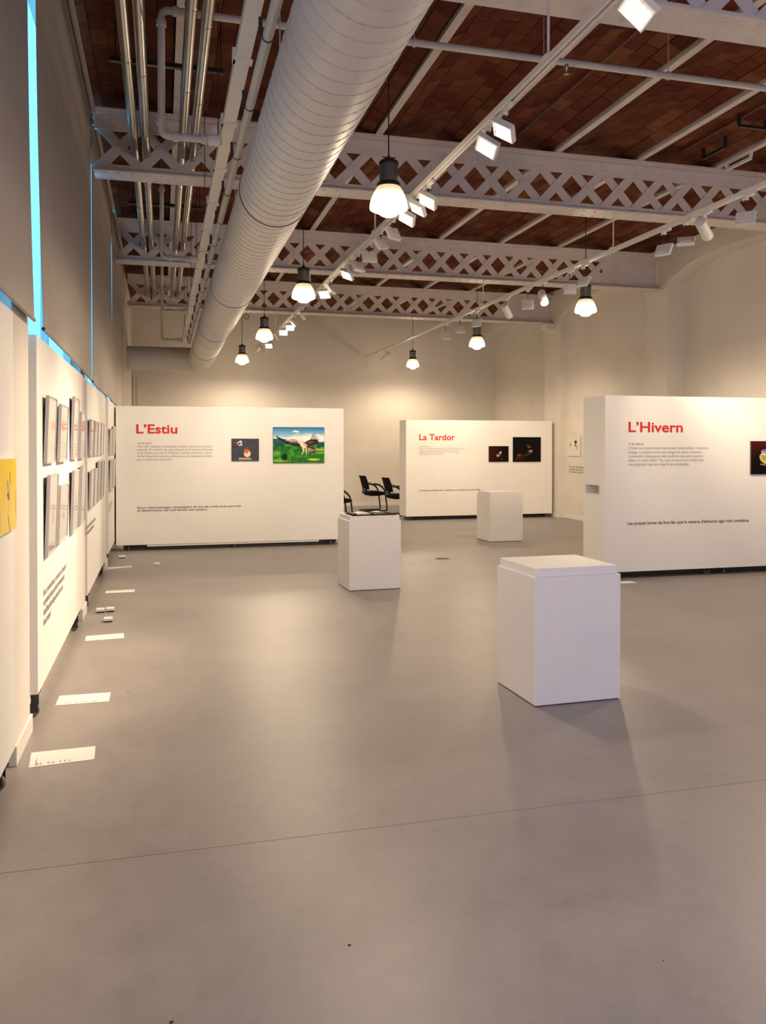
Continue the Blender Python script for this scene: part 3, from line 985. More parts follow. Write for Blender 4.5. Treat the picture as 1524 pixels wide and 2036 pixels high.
def framed(Y0, wd, z0, z1, label, seed, lean=0.036, dark=False, X=-0.70):
    t = thing('framed_picture', (X + 0.004, Y0, z0), label, 'picture', 'glazed frames on the left panels')
    t.rotation_euler = (0, lean, 0)
    ht = z1 - z0; d = 0.021; bwid = 0.010
    m = MB()
    m.box(0, d, 0, bwid, 0, ht).box(0, d, wd - bwid, wd, 0, ht).box(0, d, bwid, wd - bwid, 0, bwid).box(0, d, bwid, wd - bwid, ht - bwid, ht)
    m.build('frame', M['alu'], t)
    MB().box(0.002, d - 0.006, bwid, wd - bwid, bwid, ht - bwid).build('backing_board', M['dark_alu'], t)
    p = link('print', print_mesh('print', cv_pale(seed, dark), wd - 2 * bwid, ht - 2 * bwid, M['glazed_print']), t)
    p.location = (d - 0.0045, bwid, bwid); p.rotation_euler = (0, 0, PI / 2)
    return t
names = ['first', 'second', 'third', 'fourth']
for i, (y, wd, z0, z1) in enumerate([(5.38, 0.41, 1.49, 1.905), (6.03, 0.45, 1.485, 1.885), (6.88, 0.40, 1.49, 1.985), (7.50, 0.42, 1.485, 1.89)]):
    framed(y, wd, z0, z1, '%s frame in the top row of the panel next to the yellow photograph' % names[i], 20 + i)
for i, (y, wd, z0, z1) in enumerate([(5.40, 0.42, 0.92, 1.42), (5.97, 0.52, 0.93, 1.33), (6.84, 0.43, 0.91, 1.405), (7.50, 0.40, 0.92, 1.425)]):
    framed(y, wd, z0, z1, '%s frame in the bottom row of the panel next to the yellow photograph' % names[i], 30 + i)
for i, y in enumerate((8.50, 9.02, 9.50, 9.98)):
    framed(y, 0.40, 1.495, 1.855, '%s frame in the top row of the third panel along the left wall' % names[i], 40 + i, 0.034)
for i, (y, z0, z1) in enumerate(((8.50, 0.98, 1.35), (8.98, 0.98, 1.36), (9.50, 0.985, 1.43), (9.98, 0.985, 1.43))):
    framed(y, 0.40, z0, z1, '%s frame in the bottom row of the third panel along the left wall' % names[i], 50 + i, 0.034, dark=i > 1)
for i, (y, z0, z1) in enumerate(((11.72, 1.47, 1.83), (12.45, 1.47, 1.88))):
    framed(y, 0.42, z0, z1, '%s dark picture in the top row beside the summer panel' % names[i], 60 + i, 0.034, dark=True)
for i, (y, z0, z1) in enumerate(((11.72, 0.97, 1.41), (12.45, 1.0, 1.41))):
    framed(y, 0.42, z0, z1, '%s dark picture in the bottom row beside the summer panel' % names[i], 64 + i, 0.034, dark=True)

# ================================================================== PLINTHS
def plinth(x, y, rz, wd, dp, h, label):
    t = thing('plinth', (x, y, 0), label, 'plinth', 'white boxed plinths standing on the floor', rz)
    MB().box(0, wd, 0, dp, 0.006, h - 0.052).build('body', M['plinth'], t, bevel=0.004)
    MB().box(0.014, wd - 0.014, 0.014, dp - 0.014, h - 0.052, h).build('cap', M['plinth'], t, bevel=0.003)
    MB().box(0.01, wd - 0.01, 0.01, dp - 0.01, 0, 0.006).build('base', M['black'], t)
    return t
plinth(2.197, 4.645, math.radians(1.5), 0.595, 0.56, 0.845, 'large white plinth in the foreground with an empty stepped top')
plinth(1.978, 8.875, math.radians(2.0), 0.598, 0.53, 0.822, 'white plinth with an open black folder on its top')
plinth(5.235, 12.80, math.radians(1.5), 0.60, 0.55, 0.825, 'white plinth farthest back, standing before La Tardor panel')
b = thing('open_folder', (2.02, 8.91, 0.822), 'open black folder with white sheets lying on the middle plinth', 'folder', rz=math.radians(2))
MB().box(0.0, 0.255, 0.0, 0.32, 0, 0.010).box(0.262, 0.515, 0.01, 0.33, 0, 0.010).box(0.250, 0.268, 0.0, 0.32, 0, 0.006).build('cover', M['black_fabric'], b, bevel=0.003)
m = MB()
n = 10
def leaf(x0, x1, y0, y1, h0, h1, zb):
    vs = []
    for k in range(n + 1):
        f = k / n
        z = zb + h0 + (h1 - h0) * f + 0.014 * math.sin(PI * f)
        x = x0 + (x1 - x0) * f
        vs += [(x, y0, z), (x, y1, z), (x, y1, zb), (x, y0, zb)]
    fs = []
    for k in range(n):
        a, c = 4 * k, 4 * k + 4
        fs += [(a, c, c + 1, a + 1), (a + 1, c + 1, c + 2, a + 2), (a + 3, a + 2, c + 2, c + 3), (a, a + 3, c + 3, c)]
    fs += [(0, 1, 2, 3), (4 * n, 4 * n + 3, 4 * n + 2, 4 * n + 1)]
    return MB().add(vs, fs)
leaf(0.07, 0.225, 0.06, 0.27, 0.004, 0.006, 0.010).build('sheets', M['paper'], b)
leaf(0.29, 0.43, 0.10, 0.29, 0.006, 0.003, 0.010).build('sheets', M['paper'], b)
MB().box(0.015, 0.06, 0.02, 0.28, 0.010, 0.026).build('binding', M['black'], b, bevel=0.004)
MB().tube([(0.235, 0.05, 0.030), (0.43, 0.02, 0.022)], 0.006, 8).build('ribbon', M['conduit'], b)

# ================================================================== CHAIRS
def chair(x, y, rz, label):
    t = thing('visitor_chair', (x, y, 0), label, 'chair', 'black cantilever chairs by the end wall', rz)
    for s in (-1, 1):
        yy = 0.235 * s
        path = rpath([(-0.28, yy, 0.016), (0.27, yy, 0.016), (0.215, yy, 0.45)], 0.06, 6)
        MB().tube(path, 0.019, 10).build('leg', M['black'], t, smooth=True)
        arm = [(0.215, yy, 0.45), (0.19, yy, 0.52), (0.14, yy, 0.59), (0.06, yy, 0.645), (-0.04, yy, 0.67), (-0.20, yy, 0.665)]
        MB().tube(arm, [0.019, 0.020, 0.023, 0.025, 0.024, 0.020], 10).build('armrest', M['black'], t, smooth=True)
    MB().tube([(-0.28, -0.235, 0.016), (-0.28, 0.235, 0.016)], 0.019, 10).build('base_bar', M['black'], t, smooth=True)
    m = MB()
    prof = []
    for k in range(13):
        f = k / 12
        xx = -0.24 + 0.50 * f
        prof.append((xx, 0.462 + 0.030 * math.sin(PI * f) ** 0.6 - 0.02 * max(0, f - 0.8) * 4))
    low = [(0.22, 0.405), (0.05, 0.380), (-0.14, 0.378)]
    poly = [(z, x_) for x_, z in prof]
    full = [(x_, z) for x_, z in prof] + low
    vs = [(x_, -0.235, z) for x_, z in full] + [(x_, 0.235, z) for x_, z in full]
    k = len(full)
    m.add(vs, [tuple(range(k)), tuple(range(2 * k - 1, k - 1, -1))] + [(i, k + i, k + (i + 1) % k, (i + 1) % k) for i in range(k)])
    m.build('seat', M['black_fabric'], t, bevel=0.008)
    m = MB()
    vs = []; fs = []
    nz, ny = 8, 8
    for side in (0, 1):
        for j in range(nz + 1):
            g_ = j / nz
            z = 0.54 + 0.33 * g_
            for i in range(ny + 1):
                f = -1 + 2 * i / ny
                wd = 0.215 + 0.015 * math.sin(PI * g_)
                xx = -0.225 - 0.085 * g_ - 0.02 * g_ ** 3 + 0.045 * f * f - 0.03 * side * (1 - 0.3 * g_)
                vs.append((xx, f * wd, z))
    q = (nz + 1) * (ny + 1)
    for side in (0, 1):
        for j in range(nz):
            for i in range(ny):
                a = side * q + j * (ny + 1) + i
                fs.append((a, a + 1, a + ny + 2, a + ny + 1))
    ring = [i for i in range(ny + 1)] + [j * (ny + 1) + ny for j in range(1, nz + 1)] + [nz * (ny + 1) + i for i in range(ny - 1, -1, -1)] + [j * (ny + 1) for j in range(nz - 1, 0, -1)]
    for a, c in zip(ring, ring[1:] + ring[:1]):
        fs.append((a, c, c + q, a + q))
    m.add(vs, fs)
    m.build('backrest', M['black_fabric'], t, smooth=True)
    MB().box(-0.26, -0.20, -0.10, 0.10, 0.46, 0.56).build('back_bracket', M['black'], t)
    return t
chair(4.99, 19.65, math.radians(6), 'black cantilever chair in full view beside the end wall')
chair(5.22, 18.35, math.radians(6), 'black cantilever chair half hidden behind La Tardor panel')
chair(3.60, 17.25, math.radians(4), 'black cantilever chair almost hidden behind the summer panel')

# ================================================================== PAPERS AND SMALL THINGS ON THE FLOOR
def sheet(q, label, marks):
    t = thing('paper_strip', (q[0][0], q[0][1], 0), label, 'paper', 'white paper strips laid out on the floor')
    x0, y0 = q[0]
    p = [(a - x0, b_ - y0) for a, b_ in q]
    vs = [(a, b_, 0.001) for a, b_ in p] + [(a, b_, 0.0018) for a, b_ in p]
    MB().add(vs, [(3, 2, 1, 0), (4, 5, 6, 7)] + [(i, (i + 1) % 4, 4 + (i + 1) % 4, 4 + i) for i in range(4)]).build('sheet', M['paper'], t)
    m = MB()
    for u0, u1, v0, v1 in marks:
        def at(u, v):
            a = [p[0][k] * (1 - u) + p[1][k] * u for k in (0, 1)]
            b2 = [p[3][k] * (1 - u) + p[2][k] * u for k in (0, 1)]
            return (a[0] * (1 - v) + b2[0] * v, a[1] * (1 - v) + b2[1] * v, 0.0021)
        m.add([at(u0, v0), at(u1, v0), at(u1, v1), at(u0, v1)], [(0, 1, 2, 3)])
    if marks:
        tag(m.build('handwriting', M['ink'], t, fix=False), kind='stuff')
    return t
def strokes(groups, seed):
    rr = random.Random(seed)
    out = []
    for u, wd, hh in groups:
        k = 0
        while k < wd:
            out.append((u + k, u + k + 0.005, 0.10, 0.10 + hh * rr.uniform(0.5, 1)))
            out.append((u + k, u + k + 0.014, 0.10, 0.13))
            k += 0.016
    return out
sheet([(-0.646, 4.415), (-0.339, 4.449), (-0.348, 4.642), (-0.664, 4.629)], 'white paper strip with handwriting, nearest the camera', strokes([(0.09, 0.02, 0.55), (0.11, 0.03, 0.2), (0.16, 0.03, 0.18), (0.28, 0.03, 0.2), (0.34, 0.04, 0.16), (0.46, 0.03, 0.22), (0.53, 0.03, 0.25), (0.60, 0.03, 0.14)], 1))
sheet([(-0.641, 5.435), (-0.326, 5.434), (-0.328, 5.631), (-0.64, 5.636)], 'white paper strip, second from the camera, beside a black caster', strokes([(0.17, 0.03, 0.2), (0.23, 0.05, 0.15), (0.35, 0.04, 0.2), (0.50, 0.03, 0.2), (0.56, 0.03, 0.14), (0.68, 0.02, 0.2), (0.72, 0.05, 0.16)], 2))
sheet([(-0.616, 7.165), (-0.311, 7.194), (-0.323, 7.388), (-0.624, 7.352)], 'white paper strip just in front of the three blocks', strokes([(0.1, 0.05, 0.12), (0.25, 0.05, 0.12), (0.4, 0.03, 0.1), (0.6, 0.05, 0.1)], 3))
sheet([(-0.603, 9.427), (-0.296, 9.441), (-0.301, 9.606), (-0.603, 9.588)], 'greyish paper strip just behind the three blocks', [])
sheet([(-0.688, 11.26), (-0.393, 11.364), (-0.398, 11.507), (-0.693, 11.444)], 'white paper strip farthest back, before the lone block', [])
def block(x, y, rz, label, wd=0.075):
    t = thing('label_block', (x, y, 0), label, 'block', 'small white blocks on the floor', rz)
    MB().box(0, wd, 0, 0.09, 0.012, 0.034).build('body', M['paper'], t, bevel=0.002)
    MB().box(0.003, wd - 0.003, 0.004, 0.086, 0, 0.012).build('base', M['black'], t)  # black strip draws the shadow gap under the block
block(-0.615, 8.34, 0.03, 'small white block, left one of the pair behind a single block')
block(-0.525, 8.36, 0.05, 'small white block, right one of the pair behind a single block')
block(-0.515, 7.88, 0.06, 'small white block nearest the camera, in front of the pair')
block(-0.600, 12.30, 0.04, 'lone small white block in front of the summer panel', 0.09)
o = MB().lathe([(0.088, 0.0005), (0.090, 0.003), (0.098, 0.003), (0.100, 0.0005)], 28, cap=False)
o.add([(0.088 * math.cos(2 * PI * k / 28), 0.088 * math.sin(2 * PI * k / 28), 0.0016) for k in range(28)], [tuple(range(28))])
o = o.build('floor_outlet', M['groove'], smooth=True); o.location = (3.82, 11.09, 0)
tag(o, 'small round floor outlet cover between the plinths', 'outlet cover')
o = MB().add([(0, 0, 0.001), (0.24, -0.03, 0.001), (0.20, 0.05, 0.012), (0.02, 0.07, 0.006), (0.1, 0.02, 0.018)], [(0, 1, 4), (1, 2, 4), (2, 3, 4), (3, 0, 4), (0, 3, 2, 1)]).build('paper_scrap', M['paper'])
o.location = (5.10, 8.58, 0); tag(o, 'white paper scrap on the floor below the winter panel', 'paper')
o = MB().add([(-0.05, 0, 0.001), (0.04, -0.03, 0.001), (0.06, 0.04, 0.001), (-0.03, 0.06, 0.001), (0.0, 0.02, 0.022)], [(0, 1, 4), (1, 2, 4), (2, 3, 4), (3, 0, 4), (0, 3, 2, 1)]).build('paper_scrap', M['paper'])
o.location = (-0.08, 11.62, 0); tag(o, 'crumpled white scrap lying alone on the floor before the summer panel', 'paper')

#PART4
# ================================================================== PENDANT LAMPS
def pendant():
    t = thing('pendant_lamp', (0, 0, 3.515), 'x', 'lamp', 'industrial pendant lamps with opal shades')
    prof = [(0.012, 0.0), (0.050, 0.006), (0.076, 0.020), (0.090, 0.040), (0.104, 0.046), (0.140, 0.053), (0.158, 0.064), (0.161, 0.078), (0.156, 0.115), (0.143, 0.160), (0.123, 0.207), (0.098, 0.246), (0.074, 0.272)]
    MB().lathe(prof, 36).build('shade', M['shade'], t, smooth=True)
    MB().lathe([(0.093, 0.244), (0.100, 0.252), (0.100, 0.272), (0.090, 0.286), (0.080, 0.288)], 32).build('collar', M['black'], t, smooth=True)
    MB().lathe([(0.078, 0.288), (0.078, 0.425)], 14).build('housing', M['housing'], t)
    MB().lathe([(0.081, 0.425), (0.083, 0.430), (0.083, 0.452), (0.076, 0.463), (0.030, 0.467), (0.018, 0.49), (0.010, 0.51)], 28).build('cap', M['black'], t, smooth=True)
    MB().tube([(0, 0, 0.50), (0, 0, 1.60)], 0.006, 8).build('cord', M['black'], t)
    MB().lathe([(0.05, 1.575), (0.05, 1.60), (0.02, 1.605)], 20).build('ceiling_rose', M['black'], t, smooth=True)
    l = bpy.data.lights.new('pendant_light', 'SPOT')
    l.energy = LAMP_W; l.color = WARM; l.spot_size = math.radians(178); l.spot_blend = 0.55; l.shadow_soft_size = 0.10
    lo = link('pendant_light', l, t); lo.location = (0, 0, -0.10)
    l = bpy.data.lights.new('pendant_glow', 'POINT')       # light that leaves the opal glass sideways
    l.energy = LAMP_W * 0.14; l.color = WARM; l.shadow_soft_size = 0.14
    lo = link('pendant_glow', l, t); lo.location = (0, 0, -0.16)
    return t
pl = pendant()
labs = [(1.84, 6.73, 'nearest and largest pendant lamp, hanging before the big girder'),
        (1.84, 11.07, 'second pendant lamp from the camera in the row beside the round duct'),
        (1.84, 15.50, 'third pendant lamp from the camera in the row beside the round duct'),
        (1.84, 19.95, 'farthest pendant lamp in the row beside the round duct'),
        (6.08, 11.15, 'right-hand pendant lamp hanging before the right wall'),
        (6.08, 15.55, 'middle pendant lamp of the right row, near the end wall'),
        (6.08, 19.95, 'farthest pendant lamp of the right row, above La Tardor panel'),
        (6.08, 6.75, 'pendant lamp beyond the right edge, over the winter panel'),  # unseen lamp, added for more light at the right
        (1.84, 2.33, 'pendant lamp above the camera, outside the picture')]
for i, (x, y, lb) in enumerate(labs):
    o = pl if i == 0 else copy_tree(pl)
    o.location = (x, y, 3.515); o['label'] = lb
    if 'outside' in lb:                                     # dimmed lamp, added unseen to brighten the near floor
        for ch in o.children:
            if ch.type == 'LIGHT':
                ch.data = ch.data.copy(); ch.data.energy *= 0.45

# ================================================================== LIGHT TRACKS
TZ = 3.93
def track(x, label, hangers):
    t = thing('light_track', (x, 0, TZ), label, 'track', 'white lighting tracks hung from the ceiling')
    m = MB()
    y0, y1 = 0.6, YB - 0.25
    m.box(-0.026, -0.010, y0, y1, -0.02, 0.02).box(0.010, 0.026, y0, y1, -0.02, 0.02).box(-0.010, 0.010, y0, y1, 0.008, 0.02)
    m.build('rail', M['white_metal'], t)
    MB().box(-0.010, 0.010, y0, y1, 0.004, 0.008).build('slot', M['black'], t)
    for y in hangers:
        MB().box(-0.008, 0.008, y - 0.003, y + 0.003, 0.02, 0.408).build('hanger', M['iron'], t)
        MB().box(-0.032, 0.032, y - 0.04, y + 0.04, 0.012, 0.030).build('clamp', M['white_metal'], t)
    return t
HG = [4.63, 8.87, 13.02, 17.17]
track(2.27, 'white lighting track crowded with floodlights, beside the round duct', HG)
track(5.20, 'white lighting track on the right, running to the end wall', HG)

def fl_base(t, zhead, yoff=0.0):
    # adapter clipped under the rail and a black stem down to the head
    MB().box(-0.017, 0.017, -0.085, 0.065, -0.052, -0.020).box(-0.020, 0.020, 0.010, 0.060, -0.075, -0.052).build('adapter', M['white_metal'], t, bevel=0.004)
    MB().tube([(0, 0.035, -0.070), (0, 0.035 - yoff, zhead + 0.015)], 0.0055, 8).lathe([(0.014, -0.084), (0.014, -0.075)], 12, Matrix.Translation((0, 0.035, 0))).build('stem', M['black'], t, smooth=True)
def square_flood(lit):
    t = thing('floodlight', (0, 0, TZ), 'x', 'spotlight', 'square floodlights on the lighting tracks')
    fl_base(t, -0.175)
    hx, hy = 0.084, 0.068
    h = MB().box(-hx, hx, -hy, hy, -0.006, 0.018).box(-hx, hx, -hy, -hy + 0.005, -0.022, -0.006).box(-hx, hx, hy - 0.005, hy, -0.022, -0.006)
    h.box(-hx, -hx + 0.005, -hy + 0.005, hy - 0.005, -0.022, -0.006).box(hx - 0.005, hx, -hy + 0.005, hy - 0.005, -0.022, -0.006)
    h.box(-0.055, 0.055, -0.040, 0.040, 0.018, 0.026)
    h = h.build('housing', M['white_metal'], t)
    MB().box(-hx + 0.007, hx - 0.007, -hy + 0.007, hy - 0.007, -0.013, -0.0075).build('led_panel', M['led_on'] if lit else M['led_off'], h)
    l = MB()
    for i in range(4):
        for j in range(3):
            l.lathe([(0.0150, -0.0132), (0.012, -0.017), (0.006, -0.019)], 10, Matrix.Translation((-0.052 + 0.0347 * i, -0.044 + 0.034 * j, 0)))
    tag(l.build('lens', M['led_lens'] if lit else M['led_off'], h, smooth=True), kind='stuff')
    MB().box(-hx - 0.004, hx + 0.004, hy + 0.002, hy + 0.005, -0.034, 0.012).build('side_visor', M['white_metal'], h)
    return t
def tube_spot(lit):
    t = thing('tube_spotlight', (0, 0, TZ), 'x', 'spotlight', 'tubular spotlights on the right lighting track')
    fl_base(t, -0.14)
    h = MB().lathe([(0.040, 0.125), (0.054, 0.118), (0.056, -0.135), (0.049, -0.135), (0.049, -0.105)], 22).build('housing', M['white_metal'], t, smooth=True)
    MB().lathe([(0.049, -0.110), (0.048, -0.102)], 22).build('led_panel', M['led_on'] if lit else M['led_off'], h)
    return t
sl = bpy.data.lights.new('flood_light', 'SPOT')
sl.energy = FLOOD_W; sl.color = WARM; sl.spot_size = math.radians(50); sl.spot_blend = 0.85; sl.shadow_soft_size = 0.05
protos = {}
def place(kind, lit, x, y, z, aim, label, light=True, roll=0.0, gain=1.0, cone=None):
    key = (kind, lit)
    if key not in protos:
        t = square_flood(lit) if kind == 'sq' else tube_spot(lit)
        protos[key] = t
        used = False
    else:
        t = copy_tree(protos[key])
        for ch in list(t.children):
            for g_ in list(ch.children):
                if g_.type == 'LIGHT':
                    bpy.data.objects.remove(g_)
    t.location = (x, y - 0.035, TZ)
    t['label'] = label
    for ch in t.children:
        if ch.name.startswith('housing'):
            d = (Vector(aim) - Vector((x, y, z))).normalized()
            q = d.to_track_quat('-Z', 'Y') @ Quaternion((0, 0, 1), roll)
            ch.rotation_mode = 'QUATERNION'
            ch.rotation_quaternion = q
            off = q @ Vector((0, 0, 0.040))
            ch.location = (0, 0.035, z - TZ)
            if light:
                data = sl
                if gain != 1.0 or cone:
                    data = sl.copy(); data.energy = FLOOD_W * gain
                    if cone: data.spot_size = math.radians(cone)
                lo = link('flood_light', data, ch); lo.location = (0, 0, -0.06 if kind == 'sq' else -0.16)
        if ch.name.startswith('stem'):
            pass
    return t
P = place
G = ' on the left track'
P('sq', True, 2.27, 3.64, 3.745, (-0.7, 2.6, 1.1), 'big bright floodlight at the top edge, nearest the camera', roll=1.15, gain=1.6, cone=42)
P('sq', True, 2.27, 5.30, 3.760, (-0.7, 5.2, 0.9), 'lit floodlight, upper one of the pair above the nearest pendant', roll=0.85, gain=1.9, cone=42)
P('sq', True, 2.27, 5.60, 3.755, (-0.7, 4.3, 0.9), 'lit floodlight, lower one of the pair above the nearest pendant', roll=0.85, gain=1.5, cone=42)
P('sq', True, 2.27, 6.98, 3.760, (-0.7, 6.2, 0.85), 'lit floodlight, topmost of the three right of the nearest pendant', roll=0.8, gain=2.1, cone=42)
P('sq', True, 2.27, 7.29, 3.780, (-0.7, 7.2, 0.85), 'lit floodlight, middle of the three right of the nearest pendant', roll=0.8, gain=1.9, cone=42)
P('sq', True, 2.27, 7.63, 3.780, (-0.7, 6.4, 0.8), 'lit floodlight, lowest of the three right of the nearest pendant', roll=0.8, gain=1.9, cone=42)
P('sq', False, 2.27, 8.13, 3.750, (-0.5, 12.3, 1.2), 'floodlight turned away, just below the three lit ones', gain=0.4)
P('sq', False, 2.27, 8.62, 3.765, (-0.4, 12.6, 1.2), 'narrow floodlight turned away, between its two turned-away neighbours', roll=0.3, gain=0.35)
P('sq', False, 2.27, 9.13, 3.735, (2.3, 13.1, 1.55), 'floodlight turned away with its flat back showing, hanging lowest there', gain=1.2)
P('sq', False, 2.27, 9.70, 3.745, (0.2, 13.1, 1.3), 'floodlight, right one of three right of the second pendant', gain=0.4)
P('sq', False, 2.27, 10.0, 3.755, (-0.3, 12.9, 1.3), 'floodlight, middle one of three right of the second pendant', gain=0.3)
P('sq', True, 2.27, 10.29, 3.765, (-0.7, 9.2, 0.9), 'floodlight with a lit edge, left one of three right of the second pendant', roll=0.5, gain=1.7, cone=42)
P('sq', False, 2.27, 11.36, 3.775, (-0.7, 13.4, 1.2), 'floodlight, right one of the pair below the second pendant', gain=0.5)
P('sq', True, 2.27, 11.80, 3.785, (0.4, 9.0, 0.6), 'bright floodlight, left one of the pair below the second pendant')
P('sq', True, 2.27, 13.81, 3.775, (-0.7, 14.6, 1.5), 'thin lit floodlight above the row of bright ones near the third pendant', gain=0.5)
P('sq', True, 2.27, 14.74, 3.780, (-0.5, 15.0, 1.0), 'floodlight, topmost of the bright cluster right of the third pendant', gain=0.5)
P('sq', True, 2.27, 15.17, 3.770, (1.6, 11.0, 0.0), 'glaring floodlight, right one of the two brightest by the third pendant', gain=0.7)
P('sq', True, 2.27, 16.02, 3.790, (1.8, 12.0, 0.0), 'glaring floodlight, left one of the two brightest by the third pendant', gain=0.7)
P('sq', False, 2.27, 16.96, 3.815, (-0.6, 18.0, 2.0), 'unlit floodlight seen edge-on just right of the third pendant', light=False)
P('sq', True, 2.27, 18.29, 3.800, (1.0, 14.5, 0.3), 'small lit floodlight below the third pendant', gain=0.6)
P('sq', False, 2.27, 19.5, 3.840, (-0.7, 20.2, 2.2), 'unlit floodlight farthest back on the left track', light=False)
P('sq', False, 5.20, 6.55, 3.690, (7.6, 8.85, 1.9), 'floodlight at the right edge, back turned, over the winter panel', gain=1.1)
P('tube', False, 5.20, 7.16, 3.750, (8.6, 9.6, 1.9), 'large white tubular spotlight pointing right, unlit side showing', gain=1.2)
P('sq', False, 5.20, 7.45, 3.695, (6.3, 8.85, 1.4), 'floodlight turned to the right, beside the white tubular spotlight', gain=0.5)
P('sq', False, 5.20, 7.84, 3.695, (8.6, 9.9, 1.2), 'thin edge-on floodlight left of the tubular spotlight', gain=0.8)
P('sq', True, 5.20, 9.60, 3.690, (8.5, 11.2, 1.2), 'thin floodlight in front of the right-hand pendant', gain=0.8)
P('sq', False, 5.20, 9.97, 3.665, (6.2, 16.95, 1.4), 'floodlight turned away, left of the right-hand pendant', gain=1.3)
P('tube', True, 5.20, 10.76, 3.690, (4.5, 7.6, 0.6), 'lit tubular spotlight glowing towards the camera', gain=0.5)
P('sq', False, 5.20, 11.26, 3.670, (8.0, 16.95, 1.4), 'floodlight just left of the lit tubular spotlight', gain=1.0)
P('tube', False, 5.20, 12.04, 3.705, (8.0, 14.6, 1.0), 'unlit tubular spotlight left of the lit one', light=False)
P('sq', False, 5.20, 13.32, 3.690, (8.5, 16.2, 1.5), 'floodlight behind the middle pendant of the right row', gain=0.6)
P('sq', False, 5.20, 14.14, 3.690, (5.6, 16.95, 1.7), 'small floodlight seen from behind, left of the middle right pendant', gain=0.8)
P('sq', False, 5.20, 14.91, 3.680, (5.2, 21.4, 1.8), 'small floodlight seen from behind, leftmost before the far pendant', gain=0.5)
P('tube', False, 5.20, 19.26, 3.725, (3.6, 21.2, 2.0), 'small tubular spotlight at the far end of the right track', light=False)

# ================================================================== AIR DUCT
t = thing('air_duct', (0.8126, 0, 3.482), 'fat white spiral air duct running along the ceiling into the left wall', 'duct')
r = 0.2595
path = rpath([(0, -3.5, 0), (0, 18.7, 0), (-1.58, 18.7, 0)], 0.28, 10)
MB().tube(path, r, 48).build('duct_body', M['duct'], t, smooth=True)
hp = []
pitch = 0.13; y = 0.6
N = 28
k = 0
while y < 14.5:
    a = 2 * PI * k / N
    hp.append(((r + 0.0005) * math.sin(a), y, (r + 0.0005) * math.cos(a)))
    y += pitch / N; k += 1
MB().tube(hp, 0.0026, 5).build('spiral_seam', M['seam'], t, smooth=True, fix=False)
for y in (2.6, 6.2, 9.95, 13.3, 16.2):
    T = Matrix.Translation((0, y, 0)) @ Matrix.Rotation(PI / 2, 4, 'X')
    MB().lathe([(r - 0.004, -0.025), (r + 0.005, -0.025), (r + 0.005, 0.025), (r - 0.004, 0.025)], 48, T, cap=False).build('joint_collar', M['duct'], t, smooth=True)
    MB().lathe([(r, 0.025), (r + 0.0055, 0.027), (r + 0.0055, 0.031), (r, 0.033)], 48, T, cap=False).build('joint_sealing', M['black'], t, smooth=True)
for y in (1.6, 5.9, 9.6, 12.2, 15.2, 18.2):
    T = Matrix.Translation((0, y, 0)) @ Matrix.Rotation(PI / 2, 4, 'X')
    MB().lathe([(r, -0.02), (r + 0.003, -0.02), (r + 0.003, 0.02), (r, 0.02)], 40, T, cap=False).build('hanger_strap', M['iron'], t)
    MB().tube([(0, y, r), (0, y, 1.50)], 0.005, 6).build('hanger_rod', M['iron'], t)
# return branch and small services beside the duct
t = thing('cable_tray', (0.475, 0, 3.94), 'white cable tray clipped along the left side of the duct', 'cable tray')
MB().box(-0.045, 0.045, -1.0, 18.3, -0.02, -0.015).box(-0.045, -0.041, -1.0, 18.3, -0.015, 0.04).box(0.041, 0.045, -1.0, 18.3, -0.015, 0.04).build('tray', M['white_metal'], t)
y = 1.0
while y < 18:
    MB().box(-0.058, 0.058, y - 0.035, y + 0.035, -0.032, -0.020).box(-0.062, -0.045, y - 0.03, y + 0.03, -0.032, 0.044).build('clip', M['white_metal'], t)
    y += 1.02
for y in (2.2, 4.3, 6.4, 8.5, 10.6, 12.6, 14.7, 16.6):
    MB().tube([(-0.054, y + 0.1, 0.0), (-0.054, y + 0.1, 1.05)], 0.004, 6).build('hanger_rod', M['black'], t)
t = thing('service_pipe', (0.555, 0, 3.80), 'white service pipe running just below the cable tray', 'pipe')
MB().tube([(0, -1.0, 0), (0, 18.3, 0)], 0.029, 14).build('tube', M['pipe_paint'], t, smooth=True)
y = 0.7
while y < 18:
    T = Matrix.Translation((0, y, 0)) @ Matrix.Rotation(PI / 2, 4, 'X')
    MB().lathe([(0.029, -0.006), (0.033, -0.006), (0.033, 0.006), (0.029, 0.006)], 14, T, cap=False).box(-0.05, -0.028, y - 0.006, y + 0.006, -0.004, 0.10).build('pipe_clip', M['black'], t)
    y += 0.95

